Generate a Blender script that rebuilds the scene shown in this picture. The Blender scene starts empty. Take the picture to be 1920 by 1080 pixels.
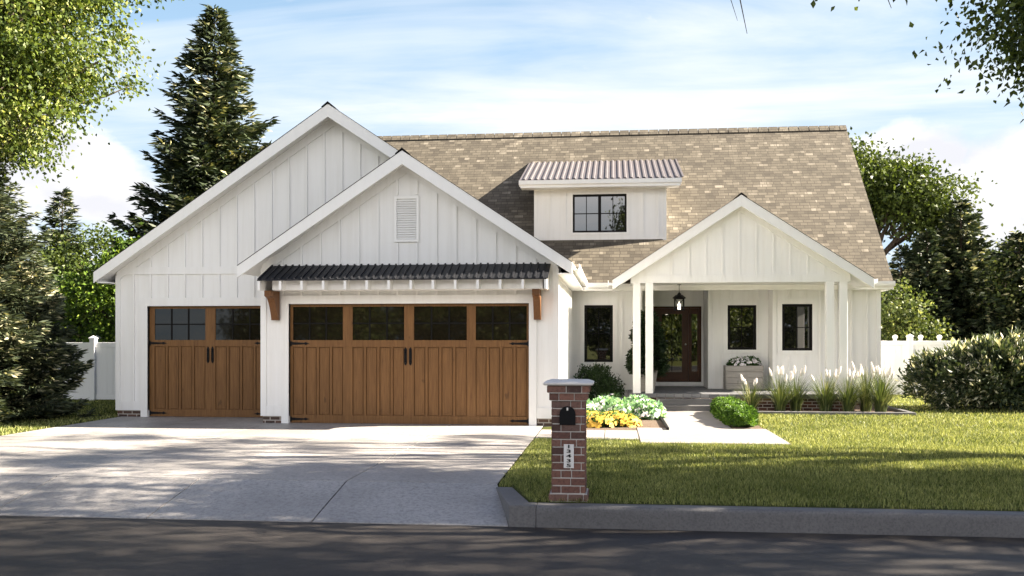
import bpy, bmesh, math, random
import numpy as np
from mathutils import Vector, Matrix
from mathutils.geometry import tessellate_polygon
R = math.radians
scene = bpy.context.scene
C = scene.collection

# ------------------------------------------------------------------ camera, world, sun, exposure
cam_d = bpy.data.cameras.new('camera'); cam = bpy.data.objects.new('camera', cam_d); C.objects.link(cam)
cam.location = (0, 0, 1.74); cam.rotation_euler = (R(90), 0, R(6.13))
cam_d.sensor_width = 36; cam_d.lens = 1768/1920*36; cam_d.shift_y = 94/1920
cam_d.clip_start = 0.1; cam_d.clip_end = 3000
scene.camera = cam
scene.render.resolution_x = 1920; scene.render.resolution_y = 1080
SUN_EL, SUN_AZ = 33.0, 6.5            # elevation; degrees from +X towards +Y
SUN_STRENGTH, SKY_STRENGTH = 5.0, 0.05
scene.view_settings.view_transform = 'Standard'; scene.view_settings.look = 'None'
scene.view_settings.gamma = 1.0; scene.view_settings.use_curve_mapping = False
scene.view_settings.exposure = 2.42

world = bpy.data.worlds.new('World'); scene.world = world; world.use_nodes = True

class NT:
    """small node-tree helper"""
    def __init__(s, nt): s.nt = nt; s.n = nt.nodes; s.l = nt.links
    def node(s, t, **kw):
        n = s.n.new(t)
        for k, v in kw.items():
            if k.startswith('i_'):
                key = k[2:]; key = int(key) if key.isdigit() else key.replace('_', ' ')
                s.put(n.inputs[key], v)
            else: setattr(n, k, v)
        return n
    def put(s, inp, v):
        if isinstance(v, bpy.types.NodeSocket): s.l.new(v, inp)
        elif isinstance(v, (tuple, list)) and len(v) == 3 and inp.type == 'RGBA': inp.default_value = (*v, 1)
        else: inp.default_value = v
    def math(s, op, a, b=None, c=None, clamp=False):
        n = s.n.new('ShaderNodeMath'); n.operation = op; n.use_clamp = clamp
        for i, v in enumerate((a, b, c)):
            if v is not None: s.put(n.inputs[i], v)
        return n.outputs[0]
    def vmath(s, op, a, b=None):
        n = s.n.new('ShaderNodeVectorMath'); n.operation = op
        s.put(n.inputs[0], a)
        if b is not None: s.put(n.inputs[1], b)
        return n.outputs['Value'] if op in ('DOT_PRODUCT', 'DISTANCE', 'LENGTH') else n.outputs[0]
    def mix(s, fac, a, b, blend='MIX'):
        n = s.n.new('ShaderNodeMix'); n.data_type = 'RGBA'; n.blend_type = blend; n.clamp_factor = True
        s.put(n.inputs[0], fac); s.put(n.inputs[6], a); s.put(n.inputs[7], b)
        return n.outputs[2]
    def ramp(s, fac, stops, interp='LINEAR'):
        n = s.n.new('ShaderNodeValToRGB'); n.color_ramp.interpolation = interp
        e = n.color_ramp.elements
        while len(e) < len(stops): e.new(0.5)
        for el, (p, c) in zip(e, stops):
            el.position = p; el.color = (c, c, c, 1) if not isinstance(c, tuple) else (*c, 1)
        s.l.new(fac, n.inputs[0]); return n.outputs[0]
    def noise(s, vec, scale, detail=4, rough=0.5, dist=0.0):
        n = s.n.new('ShaderNodeTexNoise'); s.l.new(vec, n.inputs['Vector'])
        n.inputs['Scale'].default_value = scale; n.inputs['Detail'].default_value = detail
        n.inputs['Roughness'].default_value = rough; n.inputs['Distortion'].default_value = dist
        return n.outputs[0]
    def mapping(s, vec, scale=(1, 1, 1), loc=(0, 0, 0), rot=(0, 0, 0)):
        n = s.n.new('ShaderNodeMapping'); s.l.new(vec, n.inputs[0])
        n.inputs['Scale'].default_value = scale; n.inputs['Location'].default_value = loc; n.inputs['Rotation'].default_value = rot
        return n.outputs[0]

def sky_world():
    t = NT(world.node_tree)
    bg = world.node_tree.nodes['Background']
    sky = t.node('ShaderNodeTexSky', sky_type='NISHITA', sun_disc=False)
    sky.sun_elevation = R(SUN_EL); sky.sun_rotation = R(90 - SUN_AZ)
    sky.altitude = 200; sky.air_density = 1.0; sky.dust_density = 1.2; sky.ozone_density = 2.2
    d = t.node('ShaderNodeTexCoord').outputs['Generated']
    sep = t.node('ShaderNodeSeparateXYZ'); t.l.new(d, sep.inputs[0])
    z = t.math('MAXIMUM', sep.outputs[2], 0.0)
    den = t.math('ADD', z, 0.12)
    comb = t.node('ShaderNodeCombineXYZ')
    t.l.new(t.math('DIVIDE', sep.outputs[0], den), comb.inputs[0]); t.l.new(t.math('DIVIDE', sep.outputs[1], den), comb.inputs[1])
    # high thin cloud, drawn out in streaks
    m1 = t.mapping(comb.outputs[0], scale=(0.55, 1.5, 1), rot=(0, 0, R(-24)), loc=(1.3, 0.4, 0))
    w1 = t.noise(m1, 1.1, 9, 0.6, 0.7)
    w2 = t.noise(comb.outputs[0], 0.55, 5, 0.55, 0.3)
    wisp = t.ramp(t.math('ADD', t.math('MULTIPLY', w1, 0.6), t.math('MULTIPLY', w2, 0.45)), [(0.42, 0.0), (0.62, 1.0)])
    # heaped clouds low in the sky
    cn = t.noise(t.mapping(d, scale=(1, 1, 1.5)), 7.0, 9, 0.58, 0.15)
    blobs = None
    for u, v, r in ((150, 352, .055), (95, 330, .04), (210, 370, .04), (1690, 310, .05), (1640, 320, .045), (1740, 345, .04), (1880, 375, .06), (1830, 380, .05), (1950, 350, .07), (-150, 330, .12), (1130, 420, .05), (2200, 360, .1)):
        tt = (u - 960)/1768; th = R(6.13); s_, c_ = math.sin(th), math.cos(th)
        v3 = Vector((-s_ + tt*c_, c_ + tt*s_, (634 - v)/1768)).normalized()
        dist = t.vmath('DISTANCE', t.vmath('MULTIPLY', d, (1, 1, 1.6)), (v3.x, v3.y, v3.z*1.6))
        b = t.math('SUBTRACT', 1.0, t.math('DIVIDE', dist, r*1.7), clamp=True)
        blobs = b if blobs is None else t.math('MAXIMUM', blobs, b)
    cum = t.ramp(t.math('ADD', t.math('MULTIPLY', blobs, 0.75), t.math('MULTIPLY', t.math('SUBTRACT', cn, 0.5), 1.15)), [(0.17, 0.0), (0.34, 1.0)])
    shade = t.noise(t.mapping(d, scale=(1, 1, 2.2), loc=(0, 0, .07)), 9.0, 6, 0.5)
    cumcol = t.mix(t.ramp(shade, [(0.38, 0.0), (0.6, 1.0)]), (3.5, 3.5, 3.7), (4.6, 4.5, 4.4))
    deep = t.mix(1.0, sky.outputs[0], (.42, .46, .55), 'MULTIPLY')
    low = t.ramp(z, [(0.30, 1.0), (0.62, 0.0)])          # thin haze veil and cirrus lie low; the zenith stays deep blue
    base = t.mix(t.math('MULTIPLY', low, 0.72), deep, (2.15, 3.2, 4.2))
    wfac = t.math('MULTIPLY', t.math('MULTIPLY', wisp, 0.85), t.math('ADD', t.math('MULTIPLY', low, .9), .1))
    colr = t.mix(wfac, base, (4.35, 4.4, 4.45))
    colr = t.mix(t.math('MULTIPLY', cum, 0.95), colr, cumcol)
    # bright cloud added in the unseen south sky to lift the shaded walls
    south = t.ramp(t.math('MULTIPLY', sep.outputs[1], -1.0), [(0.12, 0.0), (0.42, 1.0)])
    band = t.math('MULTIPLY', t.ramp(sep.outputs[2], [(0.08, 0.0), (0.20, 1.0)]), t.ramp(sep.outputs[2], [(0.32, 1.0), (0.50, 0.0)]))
    fill_cloud = t.ramp(t.noise(t.mapping(d, scale=(1, 1, 1.6), loc=(3, 0, 0)), 2.6, 8, .55, .2), [(0.34, 0.0), (0.46, 1.0)])
    colr = t.mix(t.math('MULTIPLY', t.math('MULTIPLY', south, band), fill_cloud), colr, (12.6, 12.1, 11.9))
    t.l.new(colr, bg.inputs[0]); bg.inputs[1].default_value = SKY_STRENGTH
sky_world()

sun_d = bpy.data.lights.new('sun', 'SUN'); sun = bpy.data.objects.new('sun', sun_d); C.objects.link(sun)
sun_d.energy = SUN_STRENGTH; sun_d.angle = R(0.5); sun_d.color = (1.0, 0.89, 0.73)
to_sun = Vector((math.cos(R(SUN_AZ))*math.cos(R(SUN_EL)), math.sin(R(SUN_AZ))*math.cos(R(SUN_EL)), math.sin(R(SUN_EL))))
sun.rotation_euler = to_sun.to_track_quat('Z', 'Y').to_euler(); sun.location = (30, 5, 30)

# ------------------------------------------------------------------ materials
def new_mat(name):
    m = bpy.data.materials.new(name); m.use_nodes = True
    t = NT(m.node_tree); b = m.node_tree.nodes['Principled BSDF']
    return m, t, b
def obj_co(t): return t.node('ShaderNodeTexCoord').outputs['Object']
def uv_co(t): return t.node('ShaderNodeTexCoord').outputs['UV']
def geo_pos(t): return t.node('ShaderNodeNewGeometry').outputs['Position']
def bump(t, b, h, strength=0.3, dist=0.01):
    n = t.node('ShaderNodeBump', i_Strength=strength, i_Distance=dist, i_Height=h); t.l.new(n.outputs[0], b.inputs['Normal'])

def paint_mat(name, col, rough=0.55, var=0.06, dirt=0.0):
    m, t, b = new_mat(name); p = geo_pos(t)
    n = t.noise(p, 1.3, 5, 0.6); n2 = t.noise(p, 55, 3, 0.6)
    lo = tuple(c*(1 - var) for c in col)
    c = t.mix(n, lo, col); c = t.mix(t.math('MULTIPLY', n2, 0.10), c, tuple(x*0.8 for x in col))
    if dirt:
        sp = t.node('ShaderNodeSeparateXYZ'); t.l.new(p, sp.inputs[0])
        st = t.noise(t.mapping(p, scale=(9, 9, .5)), 1.0, 4, .6)
        g = t.math('MULTIPLY', t.ramp(st, [(.45, 0.), (.75, 1.)]), dirt)
        c = t.mix(g, c, (col[0]*.72, col[1]*.70, col[2]*.66))
    t.put(b.inputs['Base Color'], c); b.inputs['Roughness'].default_value = rough
    bump(t, b, t.noise(p, 90, 3, .6), 0.12, 0.004)
    return m
def plain(name, col, rough=0.5, metal=0.0, spec=0.5):
    m, t, b = new_mat(name)
    n = t.noise(geo_pos(t), 14, 4, .6)
    t.put(b.inputs['Base Color'], t.mix(n, tuple(c*.82 for c in col), tuple(min(1, c*1.1) for c in col)))
    b.inputs['Roughness'].default_value = rough; b.inputs['Metallic'].default_value = metal
    b.inputs['Specular IOR Level'].default_value = spec
    return m
def leaf_mat(name, dark, light, trans=0.35, rough=0.5, tip=None):
    m, t, b = new_mat(name)
    g = t.node('ShaderNodeNewGeometry')
    rnd = g.outputs['Random Per Island']
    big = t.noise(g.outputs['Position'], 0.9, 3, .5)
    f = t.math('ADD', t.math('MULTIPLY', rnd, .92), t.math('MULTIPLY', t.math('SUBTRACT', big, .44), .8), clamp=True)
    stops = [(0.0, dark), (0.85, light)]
    if tip: stops.append((0.95, tip))  # pale end paints sun highlights onto random leaves; dark end paints shade
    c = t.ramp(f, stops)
    t.put(b.inputs['Base Color'], c); b.inputs['Roughness'].default_value = rough
    b.inputs['Specular IOR Level'].default_value = .3
    tr = t.node('ShaderNodeBsdfTranslucent'); t.put(tr.inputs[0], t.mix(1.0, c, (1.5, 1.45, .7), 'MULTIPLY'))
    mx = t.node('ShaderNodeMixShader'); mx.inputs[0].default_value = trans
    t.l.new(b.outputs[0], mx.inputs[1]); t.l.new(tr.outputs[0], mx.inputs[2])
    t.l.new(mx.outputs[0], m.node_tree.nodes['Material Output'].inputs[0])
    return m
def wood_mat(name, c1, c2, rough=0.45, vertical=True, scale=1.0):
    m, t, b = new_mat(name); p = geo_pos(t)
    sc = (26*scale, 26*scale, 1.3*scale) if vertical else (1.3*scale, 26*scale, 26*scale)
    g = t.noise(t.mapping(p, scale=sc), 1.6, 7, .62, .5)
    g2 = t.noise(t.mapping(p, scale=(3, 3, .6)), 1.7, 3, .5)
    kn = t.ramp(t.noise(t.mapping(p, scale=(3.2, 3.2, 1.4)), 3, 2, .4), [(.70, 0.), (.78, 1.)])
    c = t.mix(t.ramp(g, [(.3, 0.), (.72, 1.)]), c1, c2)
    c = t.mix(t.math('MULTIPLY', g2, .5), c, tuple(x*.62 for x in c1))
    c = t.mix(t.math('MULTIPLY', kn, .6), c, tuple(x*.4 for x in c1))
    t.put(b.inputs['Base Color'], c); b.inputs['Roughness'].default_value = rough
    b.inputs['Specular IOR Level'].default_value = .28
    bump(t, b, g, .25, .004)
    return m
def brick_mat(name, cols, mortar, bw, rh, mort=0.008, bstr=0.6, rough=.85, frac=0.5, smooth=.1, big=0.35):
    m, t, b = new_mat(name); uv = uv_co(t)
    wob = t.noise(uv, 9, 3, .5)
    vec = t.vmath('ADD', uv, t.vmath('SCALE', t.node('ShaderNodeTexNoise', i_Scale=6.0).outputs['Color'], None)) if False else uv
    br = t.node('ShaderNodeTexBrick'); t.l.new(vec, br.inputs['Vector'])
    br.offset = frac; br.inputs['Scale'].default_value = 1.0
    br.inputs['Brick Width'].default_value = bw; br.inputs['Row Height'].default_value = rh
    br.inputs['Mortar Size'].default_value = mort; br.inputs['Mortar Smooth'].default_value = smooth
    br.inputs['Color1'].default_value = (0, 0, 0, 1); br.inputs['Color2'].default_value = (1, 1, 1, 1)
    br.inputs['Bias'].default_value = 0.0
    n = t.noise(uv, .8, 4, .55)
    f = t.math('ADD', t.math('MULTIPLY', br.outputs['Color'], 1 - big*.5), t.math('MULTIPLY', t.math('SUBTRACT', n, .5), big*2.2), clamp=True)
    k = len(cols)
    c = t.ramp(f, [(0.04 + i*.92/(k - 1), cols[i]) for i in range(k)])
    fine = t.noise(uv, 38, 5, .7)
    c = t.mix(t.math('MULTIPLY', fine, .55), c, tuple(x*.55 for x in cols[0]))
    c = t.mix(br.outputs['Fac'], c, mortar)
    t.put(b.inputs['Base Color'], c); b.inputs['Roughness'].default_value = rough
    h = t.math('ADD', t.math('MULTIPLY', t.math('SUBTRACT', 1.0, br.outputs['Fac']), 1.0), t.math('MULTIPLY', fine, .35))
    bump(t, b, h, bstr, .012)
    return m

M = {}
M['white'] = paint_mat('white_siding', (.83, .825, .81), .6, .06, .30)
M['trim'] = paint_mat('white_trim', (.86, .855, .84), .5, .04, .12)
M['vinyl'] = paint_mat('white_vinyl', (.80, .80, .82), .4, .05, .10)
M['stone_cap'] = paint_mat('cap_stone', (.72, .69, .66), .8, .15, .3)
M['black'] = plain('black_metal', (.008, .008, .009), .6, .0, .15)
M['darkframe'] = plain('dark_window_frame', (.007, .0065, .0065), .6, 0, .12)
M['cedar'] = wood_mat('cedar_door', (.13, .060, .020), (.26, .130, .046), .62)
M['cedar_trim'] = wood_mat('cedar_bracket', (.13, .055, .020), (.20, .092, .036), .5)
M['mahogany'] = wood_mat('mahogany', (.050, .018, .009), (.095, .036, .016), .3)
M['greywood'] = wood_mat('weathered_wood', (.28, .26, .235), (.47, .44, .40), .75, vertical=False)
M['shingle'] = None
def shingle_mat():
    m, t, b = new_mat('asphalt_shingle'); uv = uv_co(t)
    def bricks(w, off, loc):
        br = t.node('ShaderNodeTexBrick'); t.l.new(t.mapping(uv, loc=loc), br.inputs['Vector'])
        br.offset = off; br.offset_frequency = 2; br.squash = .7; br.squash_frequency = 3
        br.inputs['Scale'].default_value = 1.0; br.inputs['Brick Width'].default_value = w; br.inputs['Row Height'].default_value = .125
        br.inputs['Mortar Size'].default_value = .007; br.inputs['Mortar Smooth'].default_value = .2
        br.inputs['Color1'].default_value = (0, 0, 0, 1); br.inputs['Color2'].default_value = (1, 1, 1, 1)
        return br
    b1 = bricks(.27, .37, (0, 0, 0)); b2 = bricks(.21, .61, (.13, 0, 0))
    patch = t.noise(t.mapping(uv, scale=(1, 1.6, 1)), 1.5, 3, .5)
    f = t.math('ADD', t.math('MULTIPLY', b1.outputs['Color'], .62), t.math('MULTIPLY', b2.outputs['Color'], .30))
    f = t.math('ADD', f, t.math('MULTIPLY', t.math('SUBTRACT', patch, .5), .6), clamp=True)
    c = t.ramp(f, [(.05, (.070, .060, .046)), (.30, (.105, .091, .069)), (.55, (.138, .119, .090)), (.76, (.18, .157, .120)), (.92, (.34, .30, .24))])
    gr = t.noise(uv, 60, 4, .8)
    c = t.mix(t.math('MULTIPLY', gr, .5), c, (.075, .06, .042))
    # the exposed lower edge of every course
    sp = t.node('ShaderNodeSeparateXYZ'); t.l.new(uv, sp.inputs[0])
    fr = t.math('FRACT', t.math('DIVIDE', sp.outputs[1], .125))
    edge = t.ramp(fr, [(0.0, 1.0), (.13, 0.0)])
    c = t.mix(t.math('MULTIPLY', edge, .75), c, (.035, .028, .02))
    c = t.mix(t.math('MULTIPLY', b1.outputs['Fac'], .6), c, (.04, .03, .022))
    t.put(b.inputs['Base Color'], c); b.inputs['Roughness'].default_value = .92
    h = t.math('ADD', t.math('SUBTRACT', 1.0, fr), t.math('MULTIPLY', f, .5))
    bump(t, b, h, .6, .012)
    return m
M['shingle'] = shingle_mat()
M['brick'] = brick_mat('red_brick', [(.06, .028, .022), (.12, .05, .034), (.18, .072, .048), (.10, .045, .035)], (.42, .38, .34), .21, .075, .010)
M['brick_dark'] = brick_mat('dark_brown_brick', [(.07, .045, .036), (.13, .07, .05), (.17, .08, .055)], (.40, .36, .32), .21, .075, .010)
M['paver'] = brick_mat('slate_paver', [(.12, .125, .14), (.19, .19, .20), (.26, .255, .26)], (.07, .07, .07), .30, .16, .008, .4, .6)
M['cobble'] = brick_mat('grey_edge_paver', [(.13, .13, .14), (.20, .20, .21), (.29, .28, .28)], (.08, .075, .07), .21, .2, .008, .5)
def concrete_mat(name, col, speck=.3, rough=.6, spec=.35, blot=.18, sc=48):
    m, t, b = new_mat(name); p = geo_pos(t)
    s1 = t.noise(p, sc, 6, .8); s2 = t.noise(p, .55, 6, .6, .4); s3 = t.noise(p, 7, 5, .6)
    c = t.mix(t.ramp(s2, [(.3, 0.), (.7, 1.)]), tuple(x*(1 - blot) for x in col), tuple(min(1, x*(1 + blot*.4)) for x in col))
    c = t.mix(t.math('MULTIPLY', t.ramp(s1, [(.35, 1.), (.55, 0.)]), speck), c, tuple(x*.45 for x in col))
    c = t.mix(t.math('MULTIPLY', t.ramp(s3, [(.55, 0.), (.75, 1.)]), .25), c, tuple(x*.7 for x in col))
    t.put(b.inputs['Base Color'], c)
    t.put(b.inputs['Roughness'], t.math('ADD', t.math('MULTIPLY', s3, .25), rough - .12))
    b.inputs['Specular IOR Level'].default_value = spec
    bump(t, b, t.math('ADD', s1, t.math('MULTIPLY', s3, .6)), .6, .012)
    return m
M['driveway'] = concrete_mat('driveway_concrete', (.43, .405, .39), .85, .50, .45, .32, 22)
M['walk'] = concrete_mat('walk_concrete', (.32, .295, .28), .3, .7)
M['curb'] = concrete_mat('curb_concrete', (.17, .165, .168), .75, .6)
M['step'] = concrete_mat('step_stone', (.15, .147, .15), .35, .7)
M['joint'] = plain('joint_shadow', (.008, .008, .008), 1.0, 0, 0)
M['asphalt'] = concrete_mat('asphalt', (.052, .045, .041), .5, .62, .35, .3)
def soil(name, a, b_, sc=22):
    m, t, b = new_mat(name); p = geo_pos(t)
    n = t.noise(p, sc, 8, .75); n2 = t.noise(p, 1.2, 4, .5)
    c = t.mix(t.ramp(n, [(.35, 0.), (.65, 1.)]), a, b_); c = t.mix(t.math('MULTIPLY', n2, .5), c, tuple(x*.6 for x in a))
    t.put(b.inputs['Base Color'], c); b.inputs['Roughness'].default_value = .95; b.inputs['Specular IOR Level'].default_value = .1
    bump(t, b, n, .8, .02); return m
M['mulch'] = soil('mulch', (.10, .07, .05), (.24, .19, .15), 30)
M['lawn'] = soil('lawn_turf', (.045, .055, .014), (.12, .125, .035), 40)
def grass_mat():
    m, t, b = new_mat('grass_blades'); g = t.node('ShaderNodeNewGeometry')
    r = g.outputs['Random Per Island']; big = t.noise(g.outputs['Position'], .7, 4, .6)
    f = t.math('ADD', t.math('MULTIPLY', r, .6), t.math('MULTIPLY', big, .55), clamp=True)
    c = t.ramp(f, [(.10, (.030, .058, .011)), (.45, (.105, .138, .028)), (.88, (.50, .50, .19))])
    t.put(b.inputs['Base Color'], c); b.inputs['Roughness'].default_value = .45; b.inputs['Specular IOR Level'].default_value = .35
    tr = t.node('ShaderNodeBsdfTranslucent'); t.put(tr.inputs[0], t.mix(1.0, c, (1.3, 1.3, .7), 'MULTIPLY'))
    mx = t.node('ShaderNodeMixShader'); mx.inputs[0].default_value = .25
    t.l.new(b.outputs[0], mx.inputs[1]); t.l.new(tr.outputs[0], mx.inputs[2])
    t.l.new(mx.outputs[0], m.node_tree.nodes['Material Output'].inputs[0]); return m
M['grass'] = grass_mat()
def glass_dark(name, ior, col=(.010, .010, .008), rough=.015):
    m, t, b = new_mat(name)
    t.put(b.inputs['Base Color'], col); b.inputs['Roughness'].default_value = rough; b.inputs['IOR'].default_value = ior
    w = t.noise(geo_pos(t), 1.1, 2, .5); bump(t, b, w, .05, .02); return m
M['glass'] = glass_dark('window_glass', 2.3)
M['garage_glass'] = glass_dark('garage_window_glass', 1.55, (.012, .010, .006), .03)
def clear_glass():
    m, t, b = new_mat('clear_glass'); b.inputs['Base Color'].default_value = (1, 1, 1, 1)
    b.inputs['Roughness'].default_value = .0; b.inputs['Transmission Weight'].default_value = 1; b.inputs['IOR'].default_value = 1.02; return m
M['clear'] = clear_glass()
def candle_mat():
    m, t, b = new_mat('lit_candle'); b.inputs['Base Color'].default_value = (.9, .85, .75, 1)
    b.inputs['Emission Color'].default_value = (1, .88, .7, 1); b.inputs['Emission Strength'].default_value = .9; return m
M['candle'] = candle_mat()
def metal_roof():
    m, t, b = new_mat('painted_metal_roof'); p = geo_pos(t)
    n = t.noise(p, 3, 4, .6)
    t.put(b.inputs['Base Color'], t.mix(n, (.11, .10, .105), (.17, .153, .158)))
    b.inputs['Roughness'].default_value = .5; b.inputs['Metallic'].default_value = .15; return m
M['metal_roof'] = metal_roof()
M['awning_metal_shaded'] = plain('shaded_metal_roof', (.016, .017, .021), .55, .0, .25)  # same metal as the dormer roof, shade painted into the colour
M['bark'] = soil('bark', (.045, .035, .026), (.10, .08, .062), 14)
M['bark_pale'] = soil('pale_bark', (.22, .18, .14), (.40, .34, .27), 14)
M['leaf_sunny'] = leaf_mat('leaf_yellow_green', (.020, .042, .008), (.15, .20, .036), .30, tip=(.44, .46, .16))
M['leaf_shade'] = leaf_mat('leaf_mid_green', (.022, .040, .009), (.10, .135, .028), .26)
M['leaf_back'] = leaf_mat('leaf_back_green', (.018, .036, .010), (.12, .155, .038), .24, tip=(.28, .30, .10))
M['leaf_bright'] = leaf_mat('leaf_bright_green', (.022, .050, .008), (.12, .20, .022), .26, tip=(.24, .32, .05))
M['needle'] = leaf_mat('needle_dark', (.007, .016, .009), (.060, .080, .036), .12, tip=(.48, .46, .26))
M['needle_near'] = leaf_mat('needle_blue_green', (.010, .020, .012), (.10, .12, .065), .16, tip=(.62, .58, .38))
M['shrub_dark'] = leaf_mat('shrub_dark_leaf', (.014, .030, .012), (.040, .068, .024), .15)
M['shrub_pale'] = leaf_mat('shrub_pale_leaf', (.010, .026, .014), (.10, .125, .060), .20, tip=(.85, .80, .60))
M['hedge'] = leaf_mat('hedge_leaf', (.022, .060, .008), (.11, .21, .026), .28, tip=(.22, .36, .06))
M['mint'] = leaf_mat('mint_leaf', (.04, .12, .06), (.28, .46, .28), .3)
M['deep_leaf'] = leaf_mat('deep_leaf', (.02, .06, .02), (.08, .16, .05), .3)
M['petal_white'] = plain('white_petal', (.86, .82, .84), .6)
M['petal_purple'] = plain('purple_petal', (.16, .10, .26), .6)
M['petal_yellow'] = plain('yellow_petal', (.78, .46, .055), .6)
M['reed'] = leaf_mat('reed_blade', (.022, .045, .016), (.14, .175, .06), .25, tip=(.42, .41, .22))
M['plume'] = plain('plume', (.86, .80, .76), .9)

# ------------------------------------------------------------------ mesh helpers
def set_uv(me):
    n = len(me.loops)
    if n == 0: return
    uvl = me.uv_layers.new(name='UVMap')
    co = np.empty(len(me.vertices)*3, np.float32); me.vertices.foreach_get('co', co); co = co.reshape(-1, 3)
    out = np.zeros((n, 2), np.float32)
    for p in me.polygons:
        nx, ny, nz = p.normal
        if abs(nz) > .999: tvec = np.array((1., 0., 0.)); bvec = np.array((0., 1., 0.))
        else:
            l = math.hypot(nx, ny); tvec = np.array((-ny/l, nx/l, 0.)); bvec = np.cross((nx, ny, nz), tvec)
        for li in p.loop_indices:
            v = co[me.loops[li].vertex_index]; out[li] = (v @ tvec, v @ bvec)
    uvl.data.foreach_set('uv', out.ravel())
def link(name, me, mat, parent=None, origin=None):
    o = bpy.data.objects.new(name, me); C.objects.link(o)
    if mat is not None:
        for mm in (mat if isinstance(mat, (list, tuple)) else [mat]): me.materials.append(mm)
    if parent is not None:
        o.parent = parent
        po = Vector(parent.get('origin_pt', (0, 0, 0))) if origin is None else Vector(origin)
        o.matrix_parent_inverse = Matrix.Translation(-po)
        o['origin_pt'] = tuple(po)
    return o
class MB:
    def __init__(s): s.v = []; s.f = []; s.m = []; s.sm = []
    def add(s, vs, fs, mi=0, smooth=False):
        k = len(s.v); s.v += [tuple(v) for v in vs]; s.f += [tuple(i + k for i in f) for f in fs]; s.m += [mi]*len(fs); s.sm += [smooth]*len(fs); return s
    def box(s, x0, y0, z0, x1, y1, z1, mi=0):
        x0, x1 = min(x0, x1), max(x0, x1); y0, y1 = min(y0, y1), max(y0, y1); z0, z1 = min(z0, z1), max(z0, z1)
        return s.add([(x0, y0, z0), (x1, y0, z0), (x1, y1, z0), (x0, y1, z0), (x0, y0, z1), (x1, y0, z1), (x1, y1, z1), (x0, y1, z1)],
                     [(0, 3, 2, 1), (4, 5, 6, 7), (0, 1, 5, 4), (1, 2, 6, 5), (2, 3, 7, 6), (3, 0, 4, 7)], mi)
    def prism(s, loop, a, b, axis='y', mi=0, holes=()):
        """extrude a 2-D loop (and holes) along an axis; loop coords are the two other axes in x,y,z order"""
        def P(p, w): return {'x': (w, p[0], p[1]), 'y': (p[0], w, p[1]), 'z': (p[0], p[1], w)}[axis]
        loops = [list(loop)] + [list(h) for h in holes]
        flat = [p for l in loops for p in l]
        tris = tessellate_polygon([[Vector((p[0], p[1], 0)) for p in l] for l in loops])
        n = len(flat)
        vs = [P(p, a) for p in flat] + [P(p, b) for p in flat]
        if len(loops) == 1:
            fs = [tuple(range(n)), tuple(range(2*n - 1, n - 1, -1))]
        else: fs = [tuple(t) for t in tris] + [(t[2] + n, t[1] + n, t[0] + n) for t in tris]
        k = 0
        for l in loops:
            m_ = len(l)
            for i in range(m_):
                j = (i + 1) % m_; fs.append((k + i, k + j, k + j + n, k + i + n))
            k += m_
        return s.add(vs, fs, mi)
    def plate(s, poly, dz0, dz1, mi=0):
        """3-D polygon made solid between z+dz0 and z+dz1"""
        n = len(poly)
        vs = [(x, y, z + dz0) for x, y, z in poly] + [(x, y, z + dz1) for x, y, z in poly]
        fs = [tuple(range(n - 1, -1, -1)), tuple(range(n, 2*n))] + [(i, (i + 1) % n, (i + 1) % n + n, i + n) for i in range(n)]
        return s.add(vs, fs, mi)
    def tube(s, pts, rad, n=8, mi=0, cap=True):
        pts = [Vector(p) for p in pts]; rings = []
        if not isinstance(rad, (list, tuple)): rad = [rad]*len(pts)
        vs = []; fs = []
        ref = Vector((0, 0, 1)) if abs((pts[1] - pts[0]).normalized().z) < .9 else Vector((1, 0, 0))
        for i, p in enumerate(pts):
            d = (pts[min(i + 1, len(pts) - 1)] - pts[max(i - 1, 0)]).normalized()
            a = d.cross(ref)
            if a.length < 1e-4: a = d.cross(Vector((0, 1, 0)))
            a.normalize(); b = d.cross(a)
            for k in range(n):
                an = 2*math.pi*k/n; vs.append(p + (a*math.cos(an) + b*math.sin(an))*rad[i])
        for i in range(len(pts) - 1):
            for k in range(n):
                fs.append((i*n + k, i*n + (k + 1) % n, (i + 1)*n + (k + 1) % n, (i + 1)*n + k))
        if cap: fs.append(tuple(range(n - 1, -1, -1))); fs.append(tuple((len(pts) - 1)*n + k for k in range(n)))
        return s.add(vs, fs, mi, True)
    def lathe(s, cx, cy, prof, n=20, mi=0):
        vs = []; fs = []
        for r, z in prof:
            for k in range(n):
                an = 2*math.pi*k/n; vs.append((cx + r*math.cos(an), cy + r*math.sin(an), z))
        for i in range(len(prof) - 1):
            for k in range(n): fs.append((i*n + k, i*n + (k + 1) % n, (i + 1)*n + (k + 1) % n, (i + 1)*n + k))
        fs.append(tuple(range(n - 1, -1, -1))); fs.append(tuple((len(prof) - 1)*n + k for k in range(n)))
        return s.add(vs, fs, mi, True)
    def mesh(s, name, fix=True, bevel=0):
        me = bpy.data.meshes.new(name); me.from_pydata(s.v, [], s.f)
        me.polygons.foreach_set('material_index', s.m); me.polygons.foreach_set('use_smooth', s.sm)
        bm = bmesh.new(); bm.from_mesh(me)
        if fix: bmesh.ops.recalc_face_normals(bm, faces=bm.faces)
        if bevel: bmesh.ops.bevel(bm, geom=bm.edges[:] , offset=bevel, segments=1, affect='EDGES', clamp_overlap=True)
        bm.to_mesh(me); bm.free(); set_uv(me); return me
    def build(s, name, mat, parent=None, bevel=0): return link(name, s.mesh(name, bevel=bevel), mat, parent)
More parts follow.
